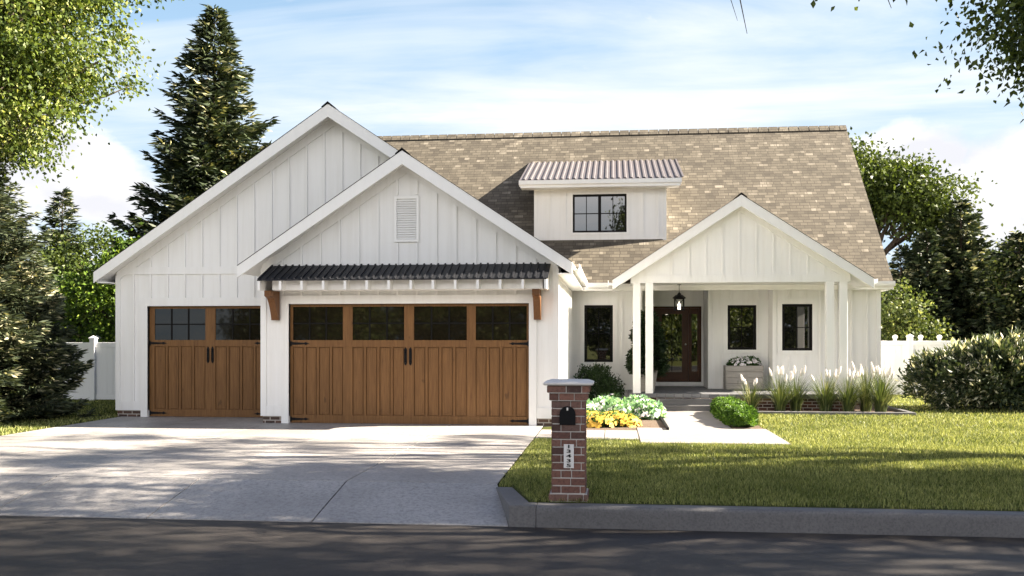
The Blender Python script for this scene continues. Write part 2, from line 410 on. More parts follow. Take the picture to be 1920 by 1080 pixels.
def np_mesh(name, verts, faces, mat_idx=None, smooth=False):
    me = bpy.data.meshes.new(name); k = faces.shape[1]
    me.vertices.add(len(verts)); me.vertices.foreach_set('co', np.ascontiguousarray(verts, np.float32).ravel())
    me.loops.add(faces.size); me.loops.foreach_set('vertex_index', np.ascontiguousarray(faces, np.int32).ravel())
    me.polygons.add(len(faces)); me.polygons.foreach_set('loop_start', np.arange(0, faces.size, k, dtype=np.int32))
    me.polygons.foreach_set('loop_total', np.full(len(faces), k, np.int32))
    if mat_idx is not None: me.polygons.foreach_set('material_index', mat_idx.astype(np.int32))
    if smooth: me.polygons.foreach_set('use_smooth', np.ones(len(faces), bool))
    me.update(calc_edges=True); return me
def thing(name, label, cat, loc=(0, 0, 0), group=None):
    o = bpy.data.objects.new(name, None); C.objects.link(o); o.location = loc; o.empty_display_size = .2
    o['label'] = label; o['category'] = cat; o['origin_pt'] = tuple(loc)
    if group: o['group'] = group
    return o
def tag(o, label, cat, group=None):
    o['label'] = label; o['category'] = cat
    if group: o['group'] = group
    return o
def structure(o): o['kind'] = 'structure'; return o
def dup(root, loc, rz=0, scale=(1, 1, 1), label=None):
    r = root.copy(); C.objects.link(r); r.location = loc; r.rotation_euler = (0, 0, rz); r.scale = scale
    if label: r['label'] = label
    for ch in list(root.children):
        c = ch.copy(); C.objects.link(c); c.parent = r
        for g in list(ch.children):
            d = g.copy(); C.objects.link(d); d.parent = c
    return r
def sub(o, parent_part):
    """make o a sub-part of a part (both built in world coordinates)"""
    o.parent = parent_part; o.matrix_parent_inverse = Matrix.Identity(4); return o

# ------------------------------------------------------------------ ground, road, driveway, paths
m = MB()
for x0, x1, y0, y1 in ((-400, -12.85, 9.96, 11.1), (-400, 400, 11.1, 600)): m.plate([(x0, y0, 0), (x1, y0, 0), (x1, y1, 0), (x0, y1, 0)], -.1, 0)
m.plate([(-.88, 9.96, 0), (400, 9.96, 0), (400, 11.1, 0), (-1.2, 11.1, 0)], -.1, 0)
m.plate([(-400, -400, 0), (400, -400, 0), (400, -4.2, 0), (-400, -4.2, 0)], -.1, 0)
structure(m.build('lawn', M['lawn']))
m = MB(); m.plate([(-400, -4.3, -.225), (400, -4.3, -.225), (400, 9.9, -.225), (-400, 9.9, -.225)], -.2, 0)
structure(m.build('road', M['asphalt']))
DX0, DX1 = -10.75, -1.36
m = MB()
xs = [DX0, -8.75, -6.9, -5.05, -3.2, DX1]; ys = [11.1, 13.3, 15.5, 17.6]
g = .009
for i in range(5):
    for j in range(4):
        x0, x1 = xs[i] + g, xs[i + 1] - g; y0 = ys[j] + g*.7; y1 = (ys + [18.62 if i else 19.9])[j + 1] - g*.7
        if j == 3:
            if xs[i] < -7.0: y1 = 19.80
            else: y1 = 18.62
            if i == 1:   # slab meeting both garage bays
                m.prism([(x0, y0), (x1, y0), (x1, 18.62), (-7.12, 18.62), (-7.12, 19.80), (x0, 19.80)], -.1, .018, 'z'); continue
        m.box(x0, y0, -.1, x1, y1, .018)
axs = [-12.65, -10.75, -8.75, -6.9, -5.05, -3.2, -1.36]
for i in range(6):
    x0, x1 = axs[i] + g, axs[i + 1] - g
    xb = x1 if i < 5 else -1.09
    x0b = x0
    m.plate([(x0b, 9.77, -.216), (xb, 9.77, -.216), (x1, 11.095, .016), (x0, 11.095, .016)], -.14, 0)
structure(m.build('driveway', M['driveway']))
m = MB(); m.box(DX0 - .02, 11.09, -.1, DX1 + .005, 18.60, .006); m.plate([(-12.6, 9.79, -.225), (-1.12, 9.79, -.225), (-1.37, 11.09, .004), (-12.6, 11.09, .004)], -.1, -.004)
structure(m.build('driveway_joint', M['joint']))
# kerb
m = MB()
x = -1.08; m.prism([(-1.08, 9.76), (-.80, 9.76), (-.80, 9.96), (-.885, 9.96), (-1.17, 10.95), (-1.365, 10.95)], -.4, .0, 'z')
while x < 60:
    x0 = -.797 if x < -1 else x; x1 = 61
    m.prism([(9.76, -.4), (9.96, -.4), (9.96, .0), (9.785, .0), (9.765, -.02), (9.76, -.05)], x0, x1 - .008, 'x'); x = x1
m.prism([(9.76, -.4), (9.96, -.4), (9.96, .0), (9.785, .0), (9.76, -.03)], -60, -12.85, 'x')
m.prism([(-4.3, -.4), (-4.1, -.4), (-4.1, .03), (-4.3, .03)], -80, 80, 'x')
structure(m.build('kerb', M['curb'], bevel=.006))
# walk
m = MB()
m.box(-1.345, 16.22, -.08, -.16, 17.70, .022); m.box(-.148, 16.18, -.08, .435, 17.70, .022)
structure(m.build('side_path', M['walk'], bevel=.004))
m = MB()
m.box(.45, 15.66, -.08, 2.87, 18.22, .026)
for a, b_ in ((18.23, 19.6), (19.61, 21.05), (21.06, 22.52)): m.box(1.05, a, -.08, 2.24, b_, .026)
structure(m.build('front_path', M['walk'], bevel=.004))
m = MB()
m.prism([(-1.07, 17.72), (.95, 17.72), (1.03, 18.3), (1.03, 23.2), (.36, 23.2), (.36, 25.0), (-1.07, 25.0)], -.05, .012, 'z')
m.prism([(2.31, 18.3), (2.85, 18.3), (2.85, 22.1), (6.62, 22.1), (6.62, 24.5), (5.75, 24.99), (5.75, 23.2), (2.31, 23.2)], -.05, .012, 'z')
structure(m.build('mulch_bed', M['mulch']))
m = MB()
m.box(2.86, 21.97, -.05, 6.75, 22.10, .07); m.box(6.62, 22.103, -.05, 6.75, 24.45, .07)
tag(m.build('bed_edging', M['step'], bevel=.008), 'pale stone edging around the ornamental grass bed by the lawn', 'edging')
m = MB(); m.box(.985, 17.78, -.05, 1.035, 22.45, .075)
tag(m.build('bed_edging', M['black'], bevel=.004), 'thin dark edging strip between the flower bed and the front path', 'edging')

# ------------------------------------------------------------------ the house
HO = (-2.0, 18.5, 0)
house = thing('house', 'white board and batten farmhouse with two cedar garage doors, dormer and gabled porch', 'house', HO)
def part(mb, name, mat, bevel=0): return mb.build(name, mat, house, bevel=bevel)
def spart(mb, name, mat, parent, bevel=0):
    o = mb.build(name, mat, None, bevel=bevel); o.parent = parent; return o
EA = .18   # roof build-up
def zbig(x): return 6.656 - .673*abs(x + 5.95)
def zfr(x): return 5.41 - .6675*abs(x + 4.10)
def zpo(x): return 5.156 - .6600*abs(x - 3.03)
def zmain(y): return 1.017*y - 21.82
def ymain(z): return (z + 21.82)/1.017

def battens(mb, x0, x1, zb, ztop, y, step=.39, start=None, w=.042, skips=(), t=.030):
    """vertical battens on a wall facing -Y; ztop(x) gives the top; skips = (xa, xb, za, zb)"""
    x = start if start is not None else x0 + step
    while x < x1 - .05:
        segs = [(zb, ztop(x))]
        for xa, xb_, za, zb_ in skips:
            if xa - w/2 < x < xb_ + w/2:
                new = []
                for a, b_ in segs:
                    if za > a: new.append((a, min(b_, za)))
                    if zb_ < b_: new.append((max(a, zb_), b_))
                segs = new
        for a, b_ in segs:
            if b_ - a > .06: mb.box(x - w/2, y - t, a, x + w/2, y + .001, b_)
        x += step
def battens_side(mb, x, y0, y1, zb, zt, step=.39, sgn=1, w=.045, t=.024):
    y = y0 + .3
    while y < y1 - .1:
        mb.box(x - .001 if sgn > 0 else x - t, y - w/2, zb, x + t if sgn > 0 else x + .001, y + w/2, zt); y += step
BB = .16   # brick plinth height
# --- left bay and big gable wall
w = MB()
out = [(-10.86, BB), (-10.13, BB), (-10.13, 2.44), (-7.34, 2.44), (-7.34, BB), (-7.10, BB), (-1.09, 2.6), (-1.09, zbig(-1.09) - EA), (-5.95, zbig(-5.95) - EA), (-10.86, zbig(-10.86) - EA)]
w.prism(out, 19.67, 19.85, 'y')
# trim: jamb & head, skirt, frieze band, rake frieze, corner
Y = 19.67
w.box(-10.86, Y - .03, BB, -10.76, Y, 3.10)                         # corner board
w.box(-10.755, Y - .024, BB, -10.285, Y, .36)                       # skirt
w.box(-10.28, Y - .034, .0, -10.13, Y + .12, 2.62)                  # jamb
w.box(-10.13, Y - .034, 2.44, -7.11, Y + .12, 2.62)                 # head
w.box(-10.72, Y - .03, 3.13, -7.11, Y, 3.29)                        # band
battens(w, -10.755, -7.15, .36, lambda x: 3.13, Y, .39, -10.45, skips=((-10.28, -7.0, 0, 2.62),))
battens(w, -10.4, -1.6, 3.29, lambda x: zbig(x) - .36, Y, .39, -10.06)
for sx in (-1, 1):                                                  # rake frieze board
    xa, xb_ = -5.95, (-10.82 if sx < 0 else -1.12)
    za, zb_ = zbig(xa) - EA, zbig(xb_) - EA
    w.prism([(xa, za), (xa, za - .20), (xb_, zb_ - .20), (xb_, zb_)], Y - .026, Y - .001, 'y')
# side wall and back walls of the whole house
w.box(-10.86, 19.855, BB, -10.70, 34.0, 3.12); w.box(-10.86, 34.0, BB, 6.79, 34.15, 3.1)
battens_side(w, -10.86, 19.9, 34, BB, 3.1, sgn=-1)
part(w, 'wall', M['white'])
# --- front bay
w = MB(); Y = 18.5
out = [(-7.10, BB), (-6.53, BB), (-6.53, 2.43), (-1.65, 2.43), (-1.65, BB), (-1.09, BB), (-1.09, zfr(-1.09) - EA), (-4.10, zfr(-4.10) - EA), (-7.10, zfr(-7.10) - EA)]
w.prism(out, Y, Y + .16, 'y')
w.box(-7.10, Y + .163, BB, -6.96, 19.668, 3.15); w.box(-1.25, Y + .163, BB, -1.09, 24.997, 3.12)
w.box(-7.115, Y - .026, BB + .002, -7.0, Y - .001, 3.15); w.box(-6.998, Y - .022, BB + .002, -6.682, Y - .001, .37)
w.box(-6.68, Y - .032, 0, -6.53, Y + .12, 2.60); w.box(-6.53, Y - .032, 2.43, -1.65, Y + .12, 2.60); w.box(-1.65, Y - .032, 0, -1.50, Y + .12, 2.60)
w.box(-1.498, Y - .022, BB + .002, -1.182, Y - .001, .37); w.box(-1.18, Y - .026, BB + .002, -1.075, Y - .001, 3.15)
battens(w, -7.0, -1.18, .37, lambda x: zfr(x) - EA - .2, Y, .395, -7.0 + .34, skips=((-6.68, -1.50, 0, 2.60), (-4.36, -3.84, 3.64, 4.60)))
for xb_ in (-7.07, -1.12):
    xa = -4.10; za, zb_ = zfr(xa) - EA, zfr(xb_) - EA
    w.prism([(xa, za), (xa, za - .20), (xb_, zb_ - .20), (xb_, zb_)], Y - .024, Y - .001, 'y')
battens_side(w, -1.09, 18.5, 25.0, .34, 2.95, .39)
w.box(-1.088, 18.50, BB, -1.064, 24.99, .34); w.box(-1.088, 18.50, 2.92, -1.064, 24.99, 3.1); w.box(-1.088, 18.47, BB, -1.062, 18.60, 3.1)
part(w, 'wall', M['white'])
# --- main wall with recesses
w = MB()
def wall_y(x0, x1, y, zt, hole=None, zb=BB, th=.14):
    loop = [(x0, zb), (x1, zb), (x1, zt), (x0, zt)]
    hs = [[(hole[0], hole[2]), (hole[1], hole[2]), (hole[1], hole[3]), (hole[0], hole[3])]] if hole else []
    w.prism(loop, y, y + th, 'y', holes=hs)
WL = (-.76, -.01, 1.11, 2.61); WM = (3.04, 3.79, 1.43, 2.62); WR = (4.34, 5.10, 1.42, 2.62); DH = (.88, 2.47, .50, 2.64)
wall_y(-1.085, .75, 25.0, 3.12, WL); wall_y(.752, 2.528, 27.0, 3.2, DH); wall_y(2.53, 4.10, 25.7, 3.2, WM); wall_y(4.102, 6.79, 25.0, 3.12, WR)
w.box(.61, 25.143, BB, .75, 26.998, 3.2); w.box(2.53, 25.843, BB, 2.67, 26.998, 3.2); w.box(4.102, 25.143, BB, 4.24, 25.698, 3.2)
def win_trim(x0, x1, z0, z1, y, t=.11):
    w.box(x0 - t, y - .024, z0 - t*.8, x0, y - .001, z1 + t*1.3); w.box(x1, y - .024, z0 - t*.8, x1 + t, y - .001, z1 + t*1.3)
    w.box(x0, y - .024, z1, x1, y - .001, z1 + t*1.3); w.box(x0, y - .024, z0 - t*.8, x1, y - .001, z0)
win_trim(*WL, 25.0, .12); win_trim(*WM, 25.7); win_trim(*WR, 25.0)
w.box(DH[0] - .14, 26.976, .40, DH[0], 26.999, 2.80); w.box(DH[1], 26.976, .40, DH[1] + .055, 26.999, 2.80); w.box(DH[0], 26.976, 2.64, DH[1], 26.999, 2.80); w.box(DH[0], 26.97, .40, DH[1], 26.999, .50)
def sk(h, t=.13): return (h[0] - t, h[1] + t, h[2] - t, h[3] + t*1.2)
battens(w, -1.08, .75, .16, lambda x: 2.94, 25.0, .39, -.93, skips=(sk(WL),)); battens(w, .76, 2.5, 2.8, lambda x: 3.05, 27.0, .3, .98)
battens(w, 2.53, 4.10, .39, lambda x: 3.05, 25.7, .24, 2.66, skips=(sk(WM),)); battens(w, 4.1, 6.75, .2, lambda x: 3.05, 25.0, .39, 4.54 - .01, skips=(sk(WR),))
w.box(-1.06, 24.976, 2.94, .75, 24.999, 3.10); w.box(.66, 24.974, .3, .752, 24.998, 2.94); w.box(4.10, 24.974, .3, 4.19, 24.998, 3.05); w.box(6.70, 24.97, BB, 6.80, 24.998, 3.1)
w.box(2.53, 25.674, .39, 2.61, 25.698, 3.05)
w.box(6.65, 25.143, BB, 6.79, 34, 3.1)
w.prism([(25.15, 3.12), (33.95, 3.12), (29.55, 7.75)], 6.64, 6.78, 'x')
part(w, 'wall', M['white'])
# --- brick plinth
for bx_ in ((-10.84, 19.69, 0, -10.30, 19.83, BB), (-7.08, 18.52, -.02, -6.69, 18.66, BB), (-1.49, 18.52, -.02, -1.10, 18.66, BB), (-1.24, 18.67, -.02, -1.11, 24.98, BB), (-10.84, 19.84, 0, -10.72, 34, BB), (4.2, 25.02, 0, 6.77, 25.13, BB), (6.66, 25.14, 0, 6.77, 34, BB), (-1.09, 25.02, 0, .7, 25.13, BB), (-10.7, 34.01, 0, 6.6, 34.12, BB), (-7.08, 18.67, -.02, -6.98, 19.66, BB)):
    m = MB(); m.box(*bx_); part(m, 'brick_plinth', M['brick_dark'])


# --- roofs
def rake_pair(mb, xa, xL, xR, zf, y0, h=.27, th=.035, mi=0):
    for xb_ in (xL, xR):
        xm = xa
        mb.prism([(xm, zf(xm)), (xm, zf(xm) - h), (xb_, zf(xb_) - h*.86), (xb_, zf(xb_))], y0 - th, y0, 'y', mi)
roof = MB()
T = .03
roof.plate([(-9.4, 24.58, zmain(24.58)), (7.0, 24.58, zmain(24.58)), (7.0, 29.45, 8.13), (-9.4, 29.45, 8.13)], -T, 0)
roof.plate([(-9.4, 29.45, 8.13), (7.0, 29.45, 8.13), (7.0, 34.4, 8.13 - 5.03), (-9.4, 34.4, 8.13 - 5.03)], -T, 0)
# ridge caps
x = -9.4
while x < 6.98:
    x1 = min(x + .30, 7.02)
    roof.plate([(x, 29.29, 7.985), (x1 - .02, 29.29, 7.985), (x1 - .02, 29.45, 8.155), (x, 29.45, 8.155)], 0, .03)
    roof.plate([(x, 29.45, 8.155), (x1 - .02, 29.45, 8.155), (x1 - .02, 29.61, 7.985), (x, 29.61, 7.985)], 0, .03); x += .30
mr = part(roof, 'roof', M['shingle'])
gr = MB()
yb = ymain(zbig(-5.95)) + .05; ye = ymain(3.19) + .02
# right slope: one plane shared by both gables
gr.plate([(-4.10, 18.092, 5.41), (-.79, 18.092, 3.20), (-.79, 24.62, 3.20), (-5.95, yb, 6.654), (-5.95, 19.262, 6.654), (-4.10, 19.262, 5.414)], -T, 0)
gr.plate([(-11.12, 19.262, zbig(-11.12)), (-5.95, 19.262, 6.656), (-5.95, yb, 6.656), (-11.12, yb, zbig(-11.12))], -T, 0)
gr.plate([(-7.42, 18.092, zfr(-7.42)), (-4.10, 18.092, 5.41), (-4.10, 19.665, 5.41), (-7.42, 19.665, zfr(-7.42))], -T, 0)
part(gr, 'roof', M['shingle'])
pr = MB()
yp = ymain(5.156); 
pr.plate([(0.0, 22.892, zpo(0)), (3.03, 22.892, 5.156), (3.03, yp, 5.156), (0.0, 24.56, zpo(0))], -T, 0)
pr.plate([(3.03, 22.892, 5.156), (6.06, 22.892, zpo(6.06)), (6.06, 24.56, zpo(6.06)), (3.03, yp, 5.156)], -T, 0)
part(pr, 'roof', M['shingle'])
# soffits, fascia boards and rakes
f = MB()
rake_pair(f, -5.95, -11.14, -1.2, lambda x: zbig(x) - .004, 19.27)
rake_pair(f, -4.10, -7.44, -.78, lambda x: zfr(x) - .004, 18.10)
rake_pair(f, 3.03, -.02, 6.08, lambda x: zpo(x) - .004, 22.90)
# solid roof build-up behind the rakes
def slab(poly): f.plate(poly, -EA, -T - .003)
slab([(-11.10, 19.272, zbig(-11.1)), (-5.95, 19.272, 6.656), (-5.95, 20.2, 6.656), (-11.10, 20.2, zbig(-11.1))])
slab([(-5.95, 19.272, 6.65), (-1.3, 19.272, zbig(-1.3)), (-1.3, 19.66, zbig(-1.3)), (-5.95, 19.66, 6.65)])
slab([(-7.40, 18.102, zfr(-7.40)), (-4.10, 18.102, 5.41), (-4.10, 19.66, 5.41), (-7.40, 19.66, zfr(-7.40))])
slab([(-4.10, 18.102, 5.41), (-.82, 18.102, zfr(-.82)), (-.82, 19.26, zfr(-.82)), (-4.10, 19.26, 5.41)])
slab([(0.03, 22.902, zpo(.03)), (3.03, 22.902, 5.156), (3.03, 24.4, 5.156), (0.03, 24.4, zpo(.03))])
slab([(3.03, 22.902, 5.156), (6.03, 22.902, zpo(6.03)), (6.03, 24.4, zpo(6.03)), (3.03, 24.4, 5.156)])
# eave soffit + gutter, garage east side
f.box(-1.065, 18.14, 2.97, -.80, 24.60, 2.995)
f.box(-.80, 18.12, 2.97, -.775, 24.62, 3.13)
f.box(-11.09, 19.3, 2.93, -10.865, 34, 2.955); f.box(-11.11, 19.3, 2.95, -11.09, 34, 3.12)
# main eave
f.box(-.77, 24.62, 2.97, .45, 24.97, 2.995); f.box(-.77, 24.60, 2.97, 7.0, 24.618, 3.15)
f.box(5.8, 24.62, 2.97, 6.99, 24.965, 2.995); f.box(6.80, 24.97, 2.96, 6.985, 34, 2.985)
for x_ in (6.985,):
    f.prism([(24.60, 2.96), (24.60, 3.15), (29.45, 8.09), (34.3, 3.12), (34.3, 2.95), (29.45, 7.82)], x_, x_ + .012, 'x')
part(f, 'fascia', M['trim'], bevel=.003)
# thin dark drip edge over each rake
for xa, xL, xR, zf, y0 in ((-5.95, -11.14, -1.2, zbig, 19.235), (-4.10, -7.44, -.79, zfr, 18.065), (3.03, -.02, 6.08, zpo, 22.865)):
    dk = MB()
    for xb_ in (xL, xR): dk.prism([(xa, zf(xa) + .006), (xa, zf(xa) + .001), (xb_, zf(xb_) + .001), (xb_, zf(xb_) + .006)], y0 - .012, y0 + .05, 'y')
    dk.prism([(xa - .14, zf(xa - .14) + .03), (xa, zf(xa) + .05), (xa + .14, zf(xa + .14) + .03), (xa, zf(xa) + .02)], y0 - .014, y0 + .35, 'y')
    part(dk, 'drip_edge', M['black'])
def gutter(pts_axis, a, b_, fixed, z, sgn):
    g_ = MB(); prof = [(0, 0), (.10, 0), (.125, .05), (.125, .12), (.11, .12), (.11, .05), (.095, .015), (.012, .015), (.012, .12), (0, .12)]
    if pts_axis == 'y': g_.prism([(fixed + sgn*p[0], z + p[1]) for p in prof], a, b_, 'y')
    else: g_.prism([(fixed + sgn*p[0], z + p[1]) for p in prof], a, b_, 'x')
    return part(g_, 'gutter', M['trim'])
gutter('y', 18.15, 24.45, -.772, 3.05, 1); gutter('x', -.64, .0, 24.597, 3.05, -1); gutter('x', 6.09, 7.02, 24.597, 3.05, -1)
gutter('y', 22.95, 24.45, -.005, 3.02, -1); gutter('y', 22.95, 24.45, 6.065, 3.02, 1)

# --- porch
p = MB()
Y = 23.2
p.prism([(.45, 3.09), (5.60, 3.09), (5.60, zpo(5.6) - EA), (3.03, zpo(3.03) - EA), (.45, zpo(.45) - EA)], Y, Y + .12, 'y')
p.box(.44, Y - .022, 3.085, 5.61, Y - .001, 3.27)
p.box(.44, Y + .122, 3.085, .60, 24.9, 3.26); p.box(5.45, Y + .122, 3.085, 5.61, 24.9, 3.26)
battens(p, .8, 5.4, 3.27, lambda x: zpo(x) - EA - .18, Y, .40, .96 + .07, t=.013)
for xb_ in (.47, 5.58):
    za, zb_ = zpo(3.03) - EA, zpo(xb_) - EA
    p.prism([(3.03, za), (3.03, za - .18), (xb_, zb_ - .18), (xb_, zb_)], Y - .024, Y - .001, 'y')
part(p, 'porch_gable', M['white'])
p = MB(); p.box(.6, 23.32, 3.10, 5.45, 24.99, 3.13); p.box(.62, 24.992, 3.14, 4.1, 26.99, 3.17)
part(p, 'porch_ceiling', M['white'])
for xc, yc in ((.57, 23.27), (.875, 23.27), (5.15, 23.27), (5.46, 23.27)):
    p = MB(); p.box(xc - .092, yc - .085, .395, xc + .092, yc + .085, 3.084); part(p, 'porch_post', M['trim'], bevel=.006)
p = MB()
p.box(.36, 23.14, .30, 5.72, 23.36, .39)
pe = part(p, 'porch_edge', M['cobble'], bevel=.004)
p = MB(); p.box(.37, 23.362, .30, 5.71, 24.97, .385); p.box(.76, 24.972, .30, 2.52, 26.96, .385); p.box(2.522, 24.972, .30, 4.09, 25.67, .385)
part(p, 'porch_floor', M['paver'])
p = MB(); p.box(.39, 23.17, 0, 5.70, 24.99, .298); part(p, 'porch_foundation', M['brick'])
for z0, z1, y0 in ((0.02, .145, 22.52), (.15, .275, 22.84)):
    p = MB(); p.box(1.06, y0, z0, 2.36, 23.165, z1); p.box(1.05, y0 - .012, z1 - .035, 2.37, 23.13, z1 + .006) ; part(p, 'step', M['step'], bevel=.006)

# --- windows (frame part > pane sub-part)
def window(x0, x1, z0, z1, y, cols=2, rows=2, fr=.055, mat=None, double=False):
    m = MB(); yf = y - .02
    m.box(x0, yf, z0, x1, yf + .09, z0 + fr); m.box(x0, yf, z1 - fr, x1, yf + .09, z1)
    m.box(x0, yf + .001, z0 + fr, x0 + fr, yf + .09, z1 - fr); m.box(x1 - fr, yf + .001, z0 + fr, x1, yf + .09, z1 - fr)
    groups = [(x0 + fr, x1 - fr)]
    if double:
        xm = (x0 + x1)/2; m.box(xm - .04, yf + .002, z0 + fr, xm + .04, yf + .09, z1 - fr); groups = [(x0 + fr, xm - .04), (xm + .04, x1 - fr)]
    for a, b_ in groups:
        for i in range(1, cols): xx = a + (b_ - a)*i/cols; m.box(xx - .010, yf + .03, z0 + fr, xx + .010, yf + .058, z1 - fr)
        for j in range(1, rows): zz = z0 + fr + (z1 - z0 - 2*fr)*j/rows; m.box(a, yf + .031, zz - .010, b_, yf + .057, zz + .010)
    o = part(m, 'window', M['darkframe'], bevel=.003)
    for a, b_ in groups:
        q = MB(); q.box(a - .01, yf + .062, z0 + fr - .01, b_ + .01, yf + .070, z1 - fr + .01); spart(q, 'pane', M['glass'], o)
    return o
window(*WL, 25.0, fr=.07); window(*WM, 25.7, fr=.065); window(*WR, 25.0, fr=.065)

# --- entry door
m = MB(); yd = 27.0
m.box(.885, yd - .01, .505, .945, yd + .1, 2.635); m.box(2.405, yd - .01, .505, 2.465, yd + .1, 2.635); m.box(.945, yd - .01, 2.585, 2.405, yd + .1, 2.635); m.box(.945, yd - .01, .505, 2.405, yd + .1, .53)
m.box(1.155, yd - .009, .53, 1.195, yd + .1, 2.585); m.box(2.115, yd - .009, .53, 2.155, yd + .1, 2.585)
part(m, 'door_frame', M['mahogany'], bevel=.003)
def leaf_door(x0, x1, name, gx0, gx1, gz0, gz1, knob=None):
    m = MB(); m.prism([(x0, .532), (x1, .532), (x1, 2.583), (x0, 2.583)], yd + .025, yd + .07, 'y', holes=[[(gx0, gz0), (gx1, gz0), (gx1, gz1), (gx0, gz1)]])
    o = part(m, name, M['mahogany'])
    xm = (gx0 + gx1)/2
    if gx1 - gx0 > .3:
        q = MB(); q.box(xm - .008, yd + .03, gz0, xm + .008, yd + .044, gz1); q.box(gx0, yd + .0305, (gz0 + gz1)/2 + .02, gx1, yd + .0435, (gz0 + gz1)/2 + .036); spart(q, 'muntin', M['darkframe'], o)
    q = MB(); q.box(gx0 - .01, yd + .046, gz0 - .01, gx1 + .01, yd + .054, gz1 + .01)
    spart(q, 'pane', M['glass'], o)
    if knob:
        q = MB(); q.lathe(0, 0, [(.018, 0), (.03, .01), (.012, .012), (.012, .03), (.03, .04), (.033, .055), (.025, .07), (.005, .075)], 16)
        q.v = [(knob[0] + a, yd + .022 - c, knob[1] + b_) for a, b_, c in q.v]; spart(q, 'knob', plain('brushed_nickel', (.6, .58, .52), .25, 1.0), o)
leaf_door(1.198, 2.112, 'front_door', 1.37, 1.93, .78, 2.42, (2.03, 1.56))
leaf_door(2.158, 2.402, 'sidelight', 2.20, 2.36, .80, 2.42); leaf_door(.948, 1.152, 'sidelight', .985, 1.115, .80, 2.42)

# --- garage doors
def garage_door(x0, x1, z1, yd, groups, npan):
    """cedar carriage door: rails, stiles, sunk boards with a moulding, black strap hinges and pulls"""
    m = MB(); z0 = .022; yw = yd
    m.box(x0 + .002, yw + .03, z0, x1 - .002, yw + .07, z1 - .002)                # backing
    zr0, zr1, zw0, zw1 = z0 + .16, 1.56, 1.70, z1 - .055
    def b(xa, za, xb_, zb_, y=0.0, yy=.031): m.box(xa, yw + y, za, xb_, yw + yy, zb_)
    b(x0 + .003, z0 + .001, x1 - .003, zr0); b(x0 + .003, zr1, x1 - .003, zw0); b(x0 + .003, zw1, x1 - .003, z1 - .003)
    xe = x0 + .003
    for a, c in groups: b(xe, zr0, a, zr1, .0005); b(xe, zw0, a, zw1, .0005); xe = c
    b(xe, zr0, x1 - .003, zr1, .0005); b(xe, zw0, x1 - .003, zw1, .0005)
    for a, c in groups:
        gap = .05; pw = ((c - a) - gap*(npan - 1))/npan
        for i in range(npan):
            pa = a + i*(pw + gap)
            if i: b(pa - gap, zr0, pa, zr1, .001)
            b(pa + .018, zr0 + .02, pa + pw - .018, zr1 - .02, .012)
            b(pa + .052, zr0 + .06, pa + pw - .052, zr1 - .06, .008, .0115)
    o = part(m, 'garage_door', M['cedar'], bevel=.0025)
    for a, c in groups:
        q = MB(); q.box(a - .002, yw + .018, zw0 - .002, c + .002, yw + .026, zw1 + .002); spart(q, 'pane', M['garage_glass'], o)
        q = MB()
        for i in (1, 2): xx = a + (c - a)*i/3; q.box(xx - .014, yw + .003, zw0, xx + .014, yw + .017, zw1)
        zz = (zw0 + zw1)/2; q.box(a, yw + .004, zz - .014, c, yw + .016, zz + .014); spart(q, 'muntin', M['darkframe'], o)
    for sx, xh in ((1, x0 + .01), (-1, x1 - .01)):
        for zh in (1.63, .10):
            q = MB(); L = .40
            prof = [(0, -.05), (.025, -.05), (.03, -.028), (L*.72, -.014), (L*.8, -.03), (L*.88, -.012), (L, 0), (L*.88, .012), (L*.8, .03), (L*.72, .014), (.03, .028), (.025, .05), (0, .05)]
            q.prism([(xh + sx*a, zh + c) for a, c in prof], yw - .012, yw - .001, 'y'); q.lathe(0, 0, [(.012, 0), (.012, .01)], 8)
            q.v[-16:] = [(xh + sx*.12 + a, yw - .012 - c, zh + b_) for a, b_, c in q.v[-16:]]
            spart(q, 'hinge', M['black'], o)
    xm = (x0 + x1)/2
    for s_ in (-1, 1):
        q = MB(); xc = xm + s_*.05
        q.prism([(xc - .022, 1.22), (xc, 1.19), (xc + .022, 1.22), (xc + .028, 1.25), (xc + .028, 1.50), (xc + .022, 1.53), (xc, 1.56), (xc - .022, 1.53), (xc - .028, 1.50), (xc - .028, 1.25)], yw - .010, yw - .001, 'y')
        q.tube([(xc, yw - .008, 1.50), (xc, yw - .045, 1.47), (xc, yw - .045, 1.28), (xc, yw - .008, 1.25)], .010, 8)
        spart(q, 'handle', M['black'], o)
garage_door(-10.13, -7.34, 2.44, 19.74, ((-10.01, -8.85), (-8.62, -7.46)), 4)
garage_door(-6.53, -1.65, 2.43, 18.57, ((-6.47, -5.43), (-5.23, -4.17), (-3.97, -2.90), (-2.72, -1.70)), 4)

# --- gable vent
v = MB()
v.box(-4.35, 18.46, 3.66, -3.85, 18.499, 3.71); v.box(-4.35, 18.46, 4.52, -3.85, 18.499, 4.57); v.box(-4.35, 18.461, 3.71, -4.30, 18.499, 4.52); v.box(-3.90, 18.461, 3.71, -3.85, 18.499, 4.52)
for i in range(17):
    z = 3.72 + i*.047; v.prism([(18.470, z), (18.474, z - .004), (18.496, z + .026), (18.492, z + .030)], -4.30, -3.90, 'x')
part(v, 'gable_vent', M['trim'])

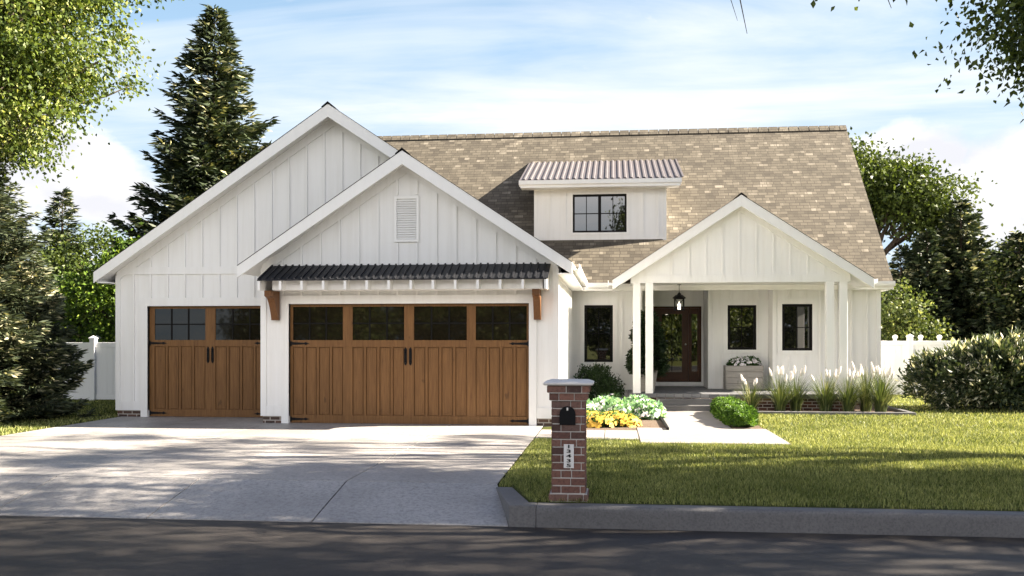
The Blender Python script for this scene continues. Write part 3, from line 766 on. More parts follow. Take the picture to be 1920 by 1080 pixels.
# --- awning over the double door
aw = MB()
AX0, AX1, AYF = -6.89, -1.22, 17.70
def za(y): return 2.875 + (y - AYF)*(3.21 - 2.875)/(18.5 - AYF)
aw.plate([(AX0, AYF, za(AYF)), (AX1, AYF, za(AYF)), (AX1, 18.49, za(18.49)), (AX0, 18.49, za(18.49))], -.022, 0)
x = AX0 + .01
while x < AX1 - .02:
    aw.plate([(x, AYF, za(AYF)), (x + .03, AYF, za(AYF)), (x + .03, 18.485, za(18.485)), (x, 18.485, za(18.485))], .001, .028); x += .142
ao = part(aw, 'awning', M['awning_metal_shaded'])
q = MB(); q.box(AX0 + .22, 17.95, 2.685, AX1 - .12, 17.975, 2.95); q.box(AX0 + .22, 17.976, 2.685, AX1 - .12, 18.47, 2.70); q.box(AX0 + .22, 18.43, 2.702, AX1 - .12, 18.475, 2.95)
spart(q, 'ledger', M['white'], ao)
n = 14
for i in range(n):
    xr = AX0 + .03 + (AX1 - AX0 - .08)*i/(n - 1)
    q = MB(); ye = 18.47 if i in (0, n - 1) else 17.949
    q.prism([(AYF + .01, 2.675), (ye, 2.675), (ye, za(ye) - .026), (AYF + .01, za(AYF + .01) - .026)], xr - .024, xr + .024, 'x'); spart(q, 'rafter_tail', M['trim'], ao)
for xc in (-6.78, -1.475):
    q = MB(); prof = [(18.47, 2.68), (17.98, 2.68), (17.98, 2.575), (18.02, 2.56)]
    for k in range(9):
        a = k/8; prof.append((18.03 + .33*(a**.62) , 2.555 - .42*a**1.35))
    prof += [(18.36, 2.10), (18.47, 2.10)]
    q.prism(prof, xc - .07, xc + .07, 'x'); part(q, 'bracket', M['cedar_trim'], bevel=.003)

# --- dormer
d = MB(); DYF = 25.8
DW = (-1.10, .36, 4.62, 5.66)
d.prism([(-2.15, 4.30), (1.42, 4.30), (1.42, 5.93), (-2.15, 5.93)], DYF, DYF + .12, 'y', holes=[[(DW[0], DW[2]), (DW[1], DW[2]), (DW[1], DW[3]), (DW[0], DW[3])]])
for xs_ in (-2.15, 1.30):
    d.prism([(DYF + .122, zmain(DYF) - .1), (28.3, zmain(28.3) - .1), (28.3, 6.9), (DYF + .122, 6.0)], xs_, xs_ + .12, 'x')
d.box(-2.16, DYF - .022, 4.3, -2.06, DYF - .001, 5.9); d.box(1.33, DYF - .022, 4.3, 1.43, DYF - .001, 5.9); d.box(-2.06, DYF - .02, 5.76, 1.33, DYF - .001, 5.92)
d.box(-2.06, DYF - .02, 4.42, 1.33, DYF - .001, 4.50)
w = d; win_trim(*DW, DYF, .09)
battens(d, -2.1, 1.35, 4.5, lambda x: 5.76, DYF, .42, -1.72, skips=(sk(DW, .1),))
dorm = part(d, 'dormer', M['white'])
mr2 = MB()
zf0, zb0, yf0, yb0 = 6.01, 7.05, 25.38, 28.42
sl = (zb0 - zf0)/(yb0 - yf0); pit = .17; x = -2.53; prof = []
while x < 1.80:
    prof += [(x, 0), (x + .085, 0), (x + .105, .03), (x + .150, .03)]; x += pit
prof.append((1.80, 0))
top = [(a, yf0, zf0 + h) for a, h in prof]; bot = [(a, yb0, zb0 + h) for a, h in prof]; k = len(prof)
mr2.add(top + bot, [(i, i + 1, i + 1 + k, i + k) for i in range(k - 1)])
mr2.plate([(-2.53, yf0, zf0), (1.80, yf0, zf0), (1.80, yb0, zb0), (-2.53, yb0, zb0)], -.02, -.004)
o = mr2.build('dormer_roof', M['metal_roof']); o.parent = dorm; o.matrix_parent_inverse = Matrix.Identity(4)
q = MB(); q.box(-2.54, yf0 - .03, 5.885, 1.81, yf0 + .01, 6.0); q.box(-2.50, yf0 + .012, 5.80, 1.77, yf0 + .05, 5.97); q.box(-2.49, yf0 + .05, 5.80, 1.76, DYF - .023, 5.82)
for xs_ in (-2.53, 1.765):
    q.prism([(yf0 + .01, 5.84), (yb0 - .3, zb0 - .26), (yb0 - .1, zb0 - .06), (yf0 + .01, 5.985)], xs_, xs_ + .03, 'x')
o = spart(q, 'dormer_fascia', M['trim'], dorm)
window(*DW, DYF, fr=.05, double=True)
# fix parts parented to parts: they were built in world coordinates under an identity chain
for o in list(house.children):
    for ch in o.children: ch.matrix_parent_inverse = Matrix.Identity(4)

# ------------------------------------------------------------------ things on the porch
lt = thing('hanging_lantern', 'black hanging lantern with glowing candle above the front door steps', 'lantern', (1.66, 24.2, 2.44))
def tp(mb, name, mat, root, bevel=0): return mb.build(name, mat, root, bevel=bevel)
lx, ly = 1.66, 24.2
q = MB(); q.tube([(lx, ly, 3.10), (lx, ly, 2.90)], .007, 6); q.lathe(lx, ly, [(.05, 3.09), (.05, 3.10)], 14); tp(q, 'rod', M['black'], lt)
q = MB()
q.lathe(lx, ly, [(.17, 2.745), (.165, 2.765), (.09, 2.83), (.05, 2.845), (.045, 2.87), (.02, 2.885), (.02, 2.90)], 4)
a45 = [(math.cos(R(45 + 90*k)), math.sin(R(45 + 90*k))) for k in range(4)]
q2 = MB(); 
q.box(lx - .13, ly - .13, 2.725, lx + .13, ly + .13, 2.748)
for cx_, cy_ in ((-1, -1), (1, -1), (1, 1), (-1, 1)): q.box(lx + cx_*.11 - .012, ly + cy_*.11 - .012, 2.46, lx + cx_*.11 + .012, ly + cy_*.11 + .012, 2.726)
q.box(lx - .125, ly - .125, 2.44, lx + .125, ly + .125, 2.462)
for s_ in (-1, 1):
    for yy in (ly - .112, ly + .112): q.tube([(lx - s_*.1, yy, 2.47), (lx + s_*.1, yy, 2.72)], .006, 5)
tp(q, 'lantern_frame', M['black'], lt)
q = MB(); q.lathe(lx, ly, [(.036, 2.465), (.038, 2.60), (.03, 2.61), (.004, 2.612)], 14); q.lathe(lx, ly, [(.004, 2.612), (.012, 2.63), (.008, 2.65), (.001, 2.67)], 8); tp(q, 'candle', M['candle'], lt)

pl = thing('planter_box', 'weathered grey plank planter box under the middle porch window', 'planter', (3.40, 25.33, .39))
px0, px1, py0, py1 = 2.92, 3.89, 25.08, 25.58
for i in range(4):
    z0 = .40 + i*.157
    q = MB(); q.box(px0 + .03, py0, z0, px1 - .03, py0 + .03, z0 + .150); q.box(px0 + .03, py1 - .03, z0, px1 - .03, py1, z0 + .150)
    q.box(px0, py0 - .001, z0, px0 + .028, py1, z0 + .150); q.box(px1 - .028, py0 - .001, z0, px1, py1, z0 + .150); tp(q, 'plank', M['greywood'], pl, bevel=.004)
q = MB(); q.box(px0 + .03, py0 + .03, .88, px1 - .03, py1 - .03, .97); tp(q, 'soil', M['mulch'], pl)
pt = thing('plant_pot', 'tall tapered grey pot behind the two left porch posts', 'pot', (.86, 24.15, .39))
q = MB()
def frust(mb, cx, cy, z0, z1, a, b_, th=.02):
    mb.add([(cx + sx*w_, cy + sy*w_, z) for z, w_ in ((z0, a), (z1, b_), (z1, b_ - th), (z0 + .03, a - th)) for sx, sy in ((-1, -1), (1, -1), (1, 1), (-1, 1))],
           [(0, 3, 2, 1)] + [(i, (i + 1) % 4, (i + 1) % 4 + 4, i + 4) for i in range(4)] + [(4 + i, 4 + (i + 1) % 4, 8 + (i + 1) % 4, 8 + i) for i in range(4)] + [(8 + i, 8 + (i + 1) % 4, 12 + (i + 1) % 4, 12 + i) for i in range(4)] + [(12, 13, 14, 15)])
frust(q, .86, 24.15, .39, 1.02, .17, .26); tp(q, 'pot_body', M['greywood'], pt, bevel=.003)
q = MB(); q.box(.66, 23.95, .93, 1.06, 24.35, .97); tp(q, 'soil', M['mulch'], pt)

# ------------------------------------------------------------------ mailbox pillar
MX, MY = -.475, 10.06     # centre x, front face y
mbx = thing('mailbox_pillar', 'red brick mailbox pillar with white cap and number plaque on the lawn by the kerb', 'mailbox', (MX, MY + .18, 0))
rng = random.Random(5)
def brick_shell(mb, x0, x1, y0, y1, z0, z1, phase, mi=0):
    """one course of separate bricks around a square core"""
    t = .05; L = .205; h = .006
    def run(a0, a1, fn, ph):
        a = a0; first = True
        while a < a1 - .02:
            l = (L*.5 if ph else L) if first else rng.choice((L, L*.55, L*.8)); b_ = min(a1, a + l)
            if a1 - b_ < .04: b_ = a1
            j = rng.uniform(-.003, .004); fn(a + (.0045 if not first else 0), b_ - (.0045 if b_ < a1 else 0), j); a = b_; first = False
    zz0, zz1 = z0 + .006, z1 - .006
    run(x0, x1, lambda a, b_, j: mb.box(a, y0 - j, zz0, b_, y0 + t, zz1), phase)
    run(x0, x1, lambda a, b_, j: mb.box(a, y1 - t, zz0, b_, y1 + j, zz1), phase)
    run(y0 + t + .006, y1 - t - .006, lambda a, b_, j: mb.box(x0 - j, a, zz0, x0 + t, b_, zz1), 1 - phase)
    run(y0 + t + .006, y1 - t - .006, lambda a, b_, j: mb.box(x1 - t, a, zz0, x1 + j, b_, zz1), 1 - phase)
q = MB(); core = MB(); W2 = .182
hh = .0825
for i in range(15):
    e = .028 if i == 0 else (.022 if i == 13 else (.045 if i == 14 else 0))
    brick_shell(q, MX - W2 - e, MX + W2 + e, MY - e, MY + 2*W2 + e, i*hh, (i + 1)*hh, i % 2)
    core.box(MX - W2 - e + .012, MY - e + .007, i*hh - .001*(i > 0), MX + W2 + e - .012, MY + 2*W2 + e - .007, (i + 1)*hh)
def brickface_mat():
    m, t, b = new_mat('pillar_brick'); g_ = t.node('ShaderNodeNewGeometry'); p_ = g_.outputs['Position']
    c = t.ramp(g_.outputs['Random Per Island'], [(0, (.065, .036, .030)), (.35, (.15, .070, .052)), (.7, (.23, .11, .08)), (1, (.14, .085, .070))])
    n_ = t.noise(p_, 35, 6, .7); c = t.mix(t.ramp(n_, [(.48, 0.), (.70, .8)]), c, (.035, .018, .016))
    n2 = t.noise(p_, 16, 4, .6); c = t.mix(t.ramp(n2, [(.6, 0.), (.8, .5)]), c, (.36, .28, .23))
    t.put(b.inputs['Base Color'], c); b.inputs['Roughness'].default_value = .85; bump(t, b, n_, .7, .006); return m
tp(q, 'brickwork', brickface_mat(), mbx, bevel=.004)
M['mortar'] = soil('mortar', (.62, .58, .54), (.74, .70, .66), 60)
tp(core, 'mortar', M['mortar'], mbx)
q = MB(); e = .085; zt = 15*hh
q.add([(MX + sx*w_, MY + W2 + sy*w_, z) for z, w_ in ((zt + .001, W2 + e - .01), (zt + .012, W2 + e), (zt + .028, W2 + e), (zt + .05, W2 + .02), (zt + .058, .05)) for sx, sy in ((-1, -1), (1, -1), (1, 1), (-1, 1))],
      [(0, 3, 2, 1), (16, 17, 18, 19)] + [(r*4 + i, r*4 + (i + 1) % 4, r*4 + 4 + (i + 1) % 4, r*4 + 4 + i) for r in range(4) for i in range(4)])
tp(q, 'cap', M['stone_cap'], mbx, bevel=.004)
# box door: arched black plate, small latch
q = MB(); bx, bz0, bw, bh = MX - .01, .815, .085, .20
arch = [(bx - bw, bz0), (bx + bw, bz0), (bx + bw, bz0 + bh - bw)] + [(bx + bw*math.cos(R(a)), bz0 + bh - bw + bw*math.sin(R(a))) for a in range(15, 180, 15)] + [(bx - bw, bz0 + bh - bw)]
q.prism(arch, MY - .018, MY + .06, 'y'); door = tp(q, 'mailbox_door', M['black'], mbx, bevel=.003)
q = MB(); q.box(bx - .009, MY - .032, bz0 + bh - .045, bx + .009, MY - .019, bz0 + bh - .015); tp(q, 'latch', M['plume'], mbx, bevel=.002)
q = MB(); q.box(MX - .050, MY - .014, .355, MX + .058, MY - .004, .61); plq = tp(q, 'number_plaque', paint_mat('plaque_white', (.76, .74, .72), .5), mbx, bevel=.002)
for i, ch in enumerate('13435'):
    cu = bpy.data.curves.new('digit', 'FONT'); cu.body = ch; cu.size = .062; cu.extrude = .002; cu.align_x = 'CENTER'; cu.align_y = 'CENTER'; cu.offset = .0012
    to = bpy.data.objects.new('digit_tmp', cu); C.objects.link(to)
    me = bpy.data.meshes.new_from_object(to.evaluated_get(bpy.context.evaluated_depsgraph_get())); bpy.data.objects.remove(to)
    me.transform(Matrix.Translation((MX + .004, MY - .0165, .585 - i*.0505)) @ Matrix.Rotation(R(90), 4, 'X') @ Matrix.Diagonal((1.75, .78, 1, 1)))
    me.materials.clear(); o = bpy.data.objects.new('digit', me); C.objects.link(o); me.materials.append(M['black']); o.parent = plq

# ------------------------------------------------------------------ fences
def fence_run(root, x0, x1, y, h, first_post=True, cap='flat', rail_off=0, posts=None):
    q = MB(); q.box(x0, y - .022, h - .13, x1, y + .022, h)
    q2 = MB(); q2.box(x0, y - .022, .03, x1, y + .022, .15)
    b = MB(); x = x0
    while x < x1 - .02:
        xb = min(x1, x + .17); b.box(x + .004, y - .008, .15, xb - .004, y + .008, h - .13); x = xb
    bb = MB(); bb.box(x0, y - .002, .14, x1, y + .006, h - .12)
    b.v += []; k = len(b.v); b.add(bb.v, bb.f)
    tp(q, 'rail', M['vinyl'], root, bevel=.006); tp(q2, 'rail', M['vinyl'], root, bevel=.006); tp(b, 'panel', M['vinyl'], root)
def fence_post(root, x, y, h, s=.075):
    q = MB(); q.box(x - s, y - s, 0, x + s, y + s, h); q.box(x - s - .02, y - s - .02, h, x + s + .02, y + s + .02, h + .03)
    q.add([(x + sx*(s + .012), y + sy*(s + .012), h + .03) for sx, sy in ((-1, -1), (1, -1), (1, 1), (-1, 1))] + [(x, y, h + .095)], [(0, 1, 4), (1, 2, 4), (2, 3, 4), (3, 0, 4), (3, 2, 1, 0)])
    tp(q, 'post', M['vinyl'], root, bevel=.005)
fl = thing('vinyl_fence', 'white vinyl plank fence beside the left garage corner, partly behind the spruce', 'fence', (-14, 24.9, 0))
for x0, x1 in ((-23.2, -20.9), (-20.75, -18.45), (-18.3, -16.75), (-16.6, -14.50), (-14.35, -10.9)): fence_run(fl, x0, x1, 24.9, 1.62)
for x in (-20.82, -18.37, -16.67, -14.42): fence_post(fl, x, 24.9, 1.72)
fence_post(fl, -14.42 - 1.1, 27.0, 1.74)
fr_ = thing('vinyl_fence', 'pale vinyl privacy fence with ball caps running right of the house', 'fence', (9, 29.8, 0))
xp = [6.85, 8.97, 11.2, 13.4, 15.6, 17.8, 20.0, 22.2, 24.4]
for a, b_ in zip(xp[:-1], xp[1:]): fence_run(fr_, a + .08 if a > 7 else a, b_ - .08, 29.8, 1.66)
for x in xp[1:-1]: fence_post(fr_, x, 29.8, 1.78)
for x in (8.02, 8.55, 9.3, 9.85, 12.1, 12.7, 14.3):
    q = MB(); q.box(x - .04, 29.83, 1.3, x + .04, 29.91, 1.70); q.lathe(x, 29.87, [(.055, 1.70), (.05, 1.715), (.075, 1.75), (.08, 1.78), (.06, 1.82), (.02, 1.84)], 10); tp(q, 'ball_cap', M['vinyl'], fr_)

# ------------------------------------------------------------------ vegetation
def rot_frames(d, rs):
    """orthonormal frames with first axis d (N,3) and a random roll"""
    d = d/np.linalg.norm(d, axis=1, keepdims=True)
    r = rs.normal(size=d.shape); a = r - (r*d).sum(1, keepdims=True)*d; a /= np.linalg.norm(a, axis=1, keepdims=True) + 1e-9
    return d, a, np.cross(d, a)
def leaves(cen, d, ln, wd, rs, fold=.25):
    """rhombic leaves: base, side, tip, side"""
    d, a, n = rot_frames(d, rs); N = len(cen); ln = np.broadcast_to(ln, (N,))[:, None]; wd = np.broadcast_to(wd, (N,))[:, None]
    v = np.stack([cen, cen + d*ln*.45 + a*wd*.5 + n*wd*fold, cen + d*ln, cen + d*ln*.45 - a*wd*.5 + n*wd*fold], 1).reshape(-1, 3)
    return v, np.arange(N*4).reshape(-1, 4)
def limb_tubes(mb, base, pts, r0, rs, n=6, kinks=4):
    for p in pts:
        b = Vector(base); p = Vector(p); path = []; rad = []
        for i in range(kinks + 1):
            t = i/kinks; q = b.lerp(p, t); q.z -= .0; w_ = (p - b).length*.05*(0 if i in (0, kinks) else 1)
            path.append((q.x + rs.normal()*w_, q.y + rs.normal()*w_, q.z + math.sin(t*math.pi)*w_*1.2)); rad.append(r0*(1 - t*.85) + .004)
        mb.tube(path, rad, n, cap=False)
def broadleaf(name, label, cat, loc, trunk_h, trunk_r, blobs, nclust, per, leaf, mat, seed, bark='bark', spread=.38, droop=.25, group=None, shell=.55, twigs=True, keep=None, ntw=26, counts=None):
    """blobs: (x, y, z, rx, ry, rz) relative to loc"""
    rs = np.random.RandomState(seed); root = thing(name, label, cat, loc, group)
    vol = np.array([b[3]*b[4]*b[5] for b in blobs]); pick = rs.choice(len(blobs), nclust, p=vol/vol.sum())
    if counts: pick = np.repeat(np.arange(len(blobs)), counts); nclust = len(pick)
    B = np.array(blobs)[pick]
    u = rs.normal(size=(nclust, 3)); u /= np.linalg.norm(u, axis=1, keepdims=True)
    rad = (shell + (1 - shell)*rs.rand(nclust, 1)) * (1 + .10*rs.normal(size=(nclust, 1)))
    cc = B[:, :3] + u*rad*B[:, 3:6]
    if keep is not None: cc = cc[keep(cc)]
    nclust = len(cc)
    cs = spread*(.6 + .8*rs.rand(nclust, 1))
    ids = np.repeat(np.arange(nclust), per)
    off = rs.normal(size=(len(ids), 3))*cs[ids]*np.array([1, 1, .62])
    cen = cc[ids] + off
    ctr = np.array(blobs)[:, :3].mean(0)
    d = rs.normal(size=cen.shape) + .6*(cen - ctr)/np.linalg.norm(cen - ctr, axis=1, keepdims=True); d[:, 2] -= droop*2
    ln = leaf*(.7 + .6*rs.rand(len(cen)))
    v, f = leaves(cen, d, ln, ln*.62, rs)
    tb = MB(); th = trunk_h
    tb.tube([(0, 0, -.2), (rs.normal()*.05, 0, th*.35), (rs.normal()*.1, rs.normal()*.1, th), ], [trunk_r*1.35, trunk_r, trunk_r*.72], 12)
    far = cc[rs.choice(nclust, min(nclust, ntw if twigs else 8), replace=False)]
    limb_tubes(tb, (0, 0, th*.92), far[:10], trunk_r*.45, rs)
    if twigs:
        for p_ in far[10:]: limb_tubes(tb, tuple(np.array([0, 0, th]) + (p_ - np.array([0, 0, th]))*.35), [p_], trunk_r*.18, rs, 5)
    me = tb.mesh('trunk'); o1 = bpy.data.objects.new('trunk', me); me.materials.append(M[bark])
    me2 = np_mesh('crown', v, f); o2 = bpy.data.objects.new('crown', me2); me2.materials.append(M[mat])
    for o in (o1, o2): C.objects.link(o); o.parent = root
    return root
def conifer(name, label, loc, H, Rb, seed, mat='needle', tuft=.22, nwh=44, perw=9, dens=1.0, base=.05, group=None, power=.85, wid=.22, ragged=.25, cat='tree'):
    rs = np.random.RandomState(seed); root = thing(name, label, cat, loc, group)
    cen = []; dr = []; tb = MB(); tb.tube([(0, 0, -.2), (0, 0, H*.5), (0, 0, H*.97)], [H*.016 + .05, H*.010 + .02, .01], 8)
    for w_ in range(nwh):
        t = w_/(nwh - 1); z0 = H*(base + (1 - base)*t**.95)
        L0 = Rb*(1 - t)**power + .08
        nb = max(4, int(perw*(1 - t*.45)))
        for b in range(nb):
            az = rs.rand()*6.283; L = L0*(1 - ragged*rs.rand()*1.3 + ragged*.4*rs.rand()); lift = .30*t + rs.normal()*.06 - .12
            dirh = np.array([math.cos(az), math.sin(az), 0.]); side = np.array([-dirh[1], dirh[0], 0.])
            ns = max(3, int(L/tuft*2.6*dens))
            s = (np.arange(ns) + rs.rand(ns))/ns
            zc = z0 + L*(lift*s - .32*s*(1 - s)*1.6 + .10*s*s) + rs.normal()*.05
            spine = dirh*(s*L)[:, None]; spine[:, 2] += zc
            if b % 2 == 0: tb.tube([(0, 0, z0), tuple(spine[ns//2]), tuple(spine[-1])], [.02 + .008*L, .012, .004], 4, cap=False)
            # branchlets to both sides, longest near the middle of the branch
            for sg in (-1, 1):
                bl = L*.34*(1 - s)**.7*(s + .25) + .06
                kmax = max(2, int(L*.34/tuft*2.2))
                for k in range(kmax):
                    f_ = (k + rs.rand(ns))/kmax
                    q = spine + side*(sg*bl*f_)[:, None] + dirh*(bl*f_*.7)[:, None]
                    q[:, 2] -= .10*bl*f_ + rs.normal(size=ns)*.025*(1 + tuft)
                    dd = side*(sg*.75) + dirh*.75 + rs.normal(size=(ns, 3))*.22; dd[:, 2] += .05
                    cen.append(q); dr.append(dd)
            cen.append(spine); dr.append(np.tile(dirh, (ns, 1)) + rs.normal(size=(ns, 3))*.25)
    cen = np.concatenate(cen); dr = np.concatenate(dr)
    ln = tuft*(.7 + .6*rs.rand(len(cen)))
    v, f = leaves(cen, dr, ln, ln*wid, rs, .4)
    me = tb.mesh('trunk'); o1 = bpy.data.objects.new('trunk', me); me.materials.append(M['bark'])
    me2 = np_mesh('crown', v, f); o2 = bpy.data.objects.new('crown', me2); me2.materials.append(M[mat])
    for o in (o1, o2): C.objects.link(o); o.parent = root
    return root
def shrub(name, label, cat, loc, blobs, n, leaf, mat, seed, asp=.5, shell=.6, up=.5, group=None, nclust=None, spread=.1, flowers=None, partname='foliage', surf=False):
    rs = np.random.RandomState(seed); root = thing(name, label, cat, loc, group)
    A = np.array(blobs); vol = A[:, 3]*A[:, 4]*A[:, 5]
    def samp(n_, lo):
        B = A[rs.choice(len(A), n_, p=vol/vol.sum())]; u = rs.normal(size=(n_, 3)); u /= np.linalg.norm(u, axis=1, keepdims=True)
        r = lo + (1 - lo)*rs.rand(n_, 1)
        return B[:, :3] + u*r*B[:, 3:6], u
    if nclust:
        cc, cu = samp(nclust, shell); ids = rs.randint(0, nclust, n); cen = cc[ids] + rs.normal(size=(n, 3))*spread; u = cu[ids]
    else: cen, u = samp(n, shell)
    ok = cen[:, 2] > .01; cen, u = cen[ok], u[ok]
    d = u*.8 + rs.normal(size=u.shape)*.6; d[:, 2] += up
    ln = leaf*(.7 + .6*rs.rand(len(cen))); v, f = leaves(cen, d, ln, ln*asp, rs)
    me = np_mesh(partname, v, f); o = bpy.data.objects.new(partname, me); me.materials.append(M[mat]); C.objects.link(o); o.parent = root
    st = MB()
    for k in range(7):
        b_ = A[rs.randint(len(A))]; st.tube([(b_[0]*.3 + rs.normal()*.03, b_[1]*.3, -.02), (b_[0]*.7, b_[1]*.7, b_[2]*.6), (b_[0] + rs.normal()*b_[3]*.4, b_[1] + rs.normal()*b_[4]*.4, b_[2] + b_[5]*.4)], [.02, .014, .005], 5, cap=False)
    me = st.mesh('stem'); o = bpy.data.objects.new('stem', me); me.materials.append(M['bark']); C.objects.link(o); o.parent = root
    for fm, fn, fs, lo in (flowers or []):
        fc, fu = samp(fn*3, lo); ok = (fu[:, 2] > -.1); fc = fc[ok][:fn]; fu = fu[ok][:fn]
        # each bloom: a ring of petals
        P = 6; ids = np.repeat(np.arange(len(fc)), P); an = np.tile(np.arange(P)*2*math.pi/P, len(fc)) + rs.rand(len(ids))*.4
        nrm = fu + np.array([0, -.25, .7]); nrm /= np.linalg.norm(nrm, axis=1, keepdims=True); nrm = nrm[ids]
        ref = np.tile(np.array([1., .1, 0.]), (len(ids), 1)); a1 = np.cross(nrm, ref); a1 /= np.linalg.norm(a1, axis=1, keepdims=True); a2 = np.cross(nrm, a1)
        dd = a1*np.cos(an)[:, None] + a2*np.sin(an)[:, None]; sz = (fs*(.7 + .6*rs.rand(len(fc))))[ids][:, None]
        c0 = fc[ids] + nrm*.02; sd = np.cross(nrm, dd)
        v = np.stack([c0, c0 + dd*sz*.6 + sd*sz*.38 + nrm*sz*.22, c0 + dd*sz + nrm*sz*.10, c0 + dd*sz*.6 - sd*sz*.38 + nrm*sz*.22], 1).reshape(-1, 3)
        me = np_mesh('flowers', v, np.arange(len(v)).reshape(-1, 4)); o = bpy.data.objects.new('flowers', me); me.materials.append(M[fm]); C.objects.link(o); o.parent = root
    return root

# --- trees on the left
rs0 = np.random.RandomState(3)
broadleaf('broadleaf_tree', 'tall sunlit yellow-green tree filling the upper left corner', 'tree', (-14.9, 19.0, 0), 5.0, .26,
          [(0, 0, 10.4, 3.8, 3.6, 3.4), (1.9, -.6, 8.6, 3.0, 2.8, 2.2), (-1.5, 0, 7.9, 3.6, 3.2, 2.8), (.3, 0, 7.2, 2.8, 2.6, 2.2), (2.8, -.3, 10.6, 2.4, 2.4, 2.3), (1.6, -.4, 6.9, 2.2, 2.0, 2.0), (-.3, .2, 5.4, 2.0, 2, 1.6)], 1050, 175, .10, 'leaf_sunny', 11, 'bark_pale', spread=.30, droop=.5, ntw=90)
conifer('spruce_tree', 'wide low-branched spruce at the left edge beside the driveway', (-13.45, 18.8, 0), 5.9, 2.12, 21, 'needle_near', .18, 46, 14, 1.05, base=.03, wid=.20, ragged=.32, power=.70)
conifer('spruce_tree', 'tall dark spruce rising behind the big garage gable', (-14.0, 32.0, 0), 13.25, 3.9, 22, 'needle', .36, 66, 13, 1.1, wid=.22, ragged=.40, power=.80)
conifer('spruce_tree', 'smaller pointed spruce in the distance left of the tall one', (-23.1, 37.5, 0), 7.9, 2.3, 23, 'needle', .30, 42, 9, wid=.22)
broadleaf('broadleaf_tree', 'bright green leafy tree against the left garage corner behind the fence', 'tree', (-14.6, 27.6, 0), 1.6, .12, [(0, 0, 2.6, 1.75, 1.5, 2.2), (-1.6, .3, 2.1, 1.4, 1.2, 1.8), (1.2, 0, 2.2, 1.3, 1.2, 1.9)], 200, 80, .13, 'leaf_bright', 12, spread=.28)
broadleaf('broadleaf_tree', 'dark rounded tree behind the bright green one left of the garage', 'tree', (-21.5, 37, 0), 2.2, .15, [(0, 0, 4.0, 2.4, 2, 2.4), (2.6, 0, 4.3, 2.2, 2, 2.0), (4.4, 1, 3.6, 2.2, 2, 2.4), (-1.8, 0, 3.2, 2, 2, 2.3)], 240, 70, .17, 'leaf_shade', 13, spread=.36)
broadleaf('broadleaf_tree', 'pale leafy sapling mass behind the near spruce at far left', 'tree', (-18.8, 23.5, 0), 2.0, .12, [(0, 0, 4.6, 1.9, 1.6, 2.2), (.8, 0, 3.2, 1.9, 1.6, 1.6)], 170, 80, .12, 'leaf_sunny', 14, spread=.3)

# --- trees behind and right of the house
broadleaf('broadleaf_tree', 'spreading leafy tree leaning out behind the right roof edge', 'tree', (10.0, 37.5, 0), 5.0, .28,
          [(-.6, 0, 8.1, 1.2, 1.5, 1.1), (.8, 0, 7.5, 1.2, 1.5, .9), (2.1, 0, 6.9, 1.1, 1.4, .75), (-.4, 0, 6.8, 1.1, 1.4, .7), (.9, .3, 6.3, 1.2, 1.4, .7), (2.5, .3, 6.0, .9, 1.2, .7)], 230, 80, .16, 'leaf_shade', 31, spread=.34)
c1 = conifer('fir_tree', 'largest dark fir of the row behind the right fence', (12.7, 36.2, 0), 6.7, 2.0, 41, 'needle', .26, 38, 10, dens=1.3, wid=.34, group=None, power=.7, base=.02)
c2 = conifer('fir_tree', 'narrow fir at the house corner behind the right fence', (10.4, 35.6, 0), 5.0, 1.0, 42, 'needle', .22, 34, 8, dens=1.3, wid=.34, power=.75, base=.02)
conifer('fir_tree', 'medium fir second from the house corner behind the right fence', (11.25, 35.4, 0), 5.5, 1.4, 43, 'needle', .24, 36, 9, dens=1.3, wid=.34, power=.75, base=.02)
conifer('fir_tree', 'slim fir tucked between the medium fir and the largest fir', (12.0, 38.2, 0), 5.6, 1.6, 47, 'needle', .24, 36, 13, dens=1.2, wid=.34, power=.7)
conifer('fir_tree', 'short dense fir in front of the hedge right of the largest fir', (13.6, 38.6, 0), 5.6, 1.9, 48, 'needle', .24, 32, 13, dens=1.2, wid=.34, power=.6)
conifer('fir_tree', 'dark fir at the right edge of the photo behind the fence', (14.1, 34.6, 0), 5.3, 1.7, 44, 'needle', .24, 36, 13, dens=1.2, wid=.34, power=.7, base=.02)
conifer('fir_tree', 'low fir between the largest fir and the right-edge fir', (15.6, 38.6, 0), 5.4, 2.5, 45, 'needle', .24, 36, 13, dens=1.2, wid=.34, power=.45, base=.02)
conifer('fir_tree', 'distant blue-green fir filling the gap behind the fir row', (19.8, 39.5, 0), 6.4, 2.8, 46, 'needle', .26, 36, 13, dens=1.2, wid=.34, power=.5, base=.02)
broadleaf('broadleaf_tree', 'light green leafy tree in front of the firs beside the house wall', 'tree', (9.75, 33.4, 0), 1.2, .10, [(0, 0, 2.3, .8, .8, 1.1), (.3, 0, 1.7, .9, .9, 1.0)], 90, 70, .13, 'leaf_back', 33, spread=.25)
broadleaf('broadleaf_tree', 'slender pale-stemmed tree between the firs on the right', 'tree', (13.7, 34.6, 0), 2.0, .06, [(0, 0, 3.2, .5, .6, 1.2), (-.2, 0, 2.0, .5, .6, .8), (.1, 0, 4.2, .35, .5, .6)], 46, 60, .13, 'leaf_back', 34, 'bark_pale', spread=.25)
broadleaf('broadleaf_tree', 'airy tree with fine foliage at the far right skyline', 'tree', (16.9, 40.0, 0), 2.6, .10, [(0, 0, 4.6, 1.7, 1, 1.5), (1.6, 0, 4.2, 1.4, 1, 1.4), (-1.6, 0, 4.2, 1.2, 1, 1.2)], 130, 60, .15, 'leaf_back', 35, spread=.3)
rsb = np.random.RandomState(8)
root = thing('evergreen_hedge', 'dense dark evergreen hedge closing the view behind the right fence', 'hedge', (15, 41.5, 0))
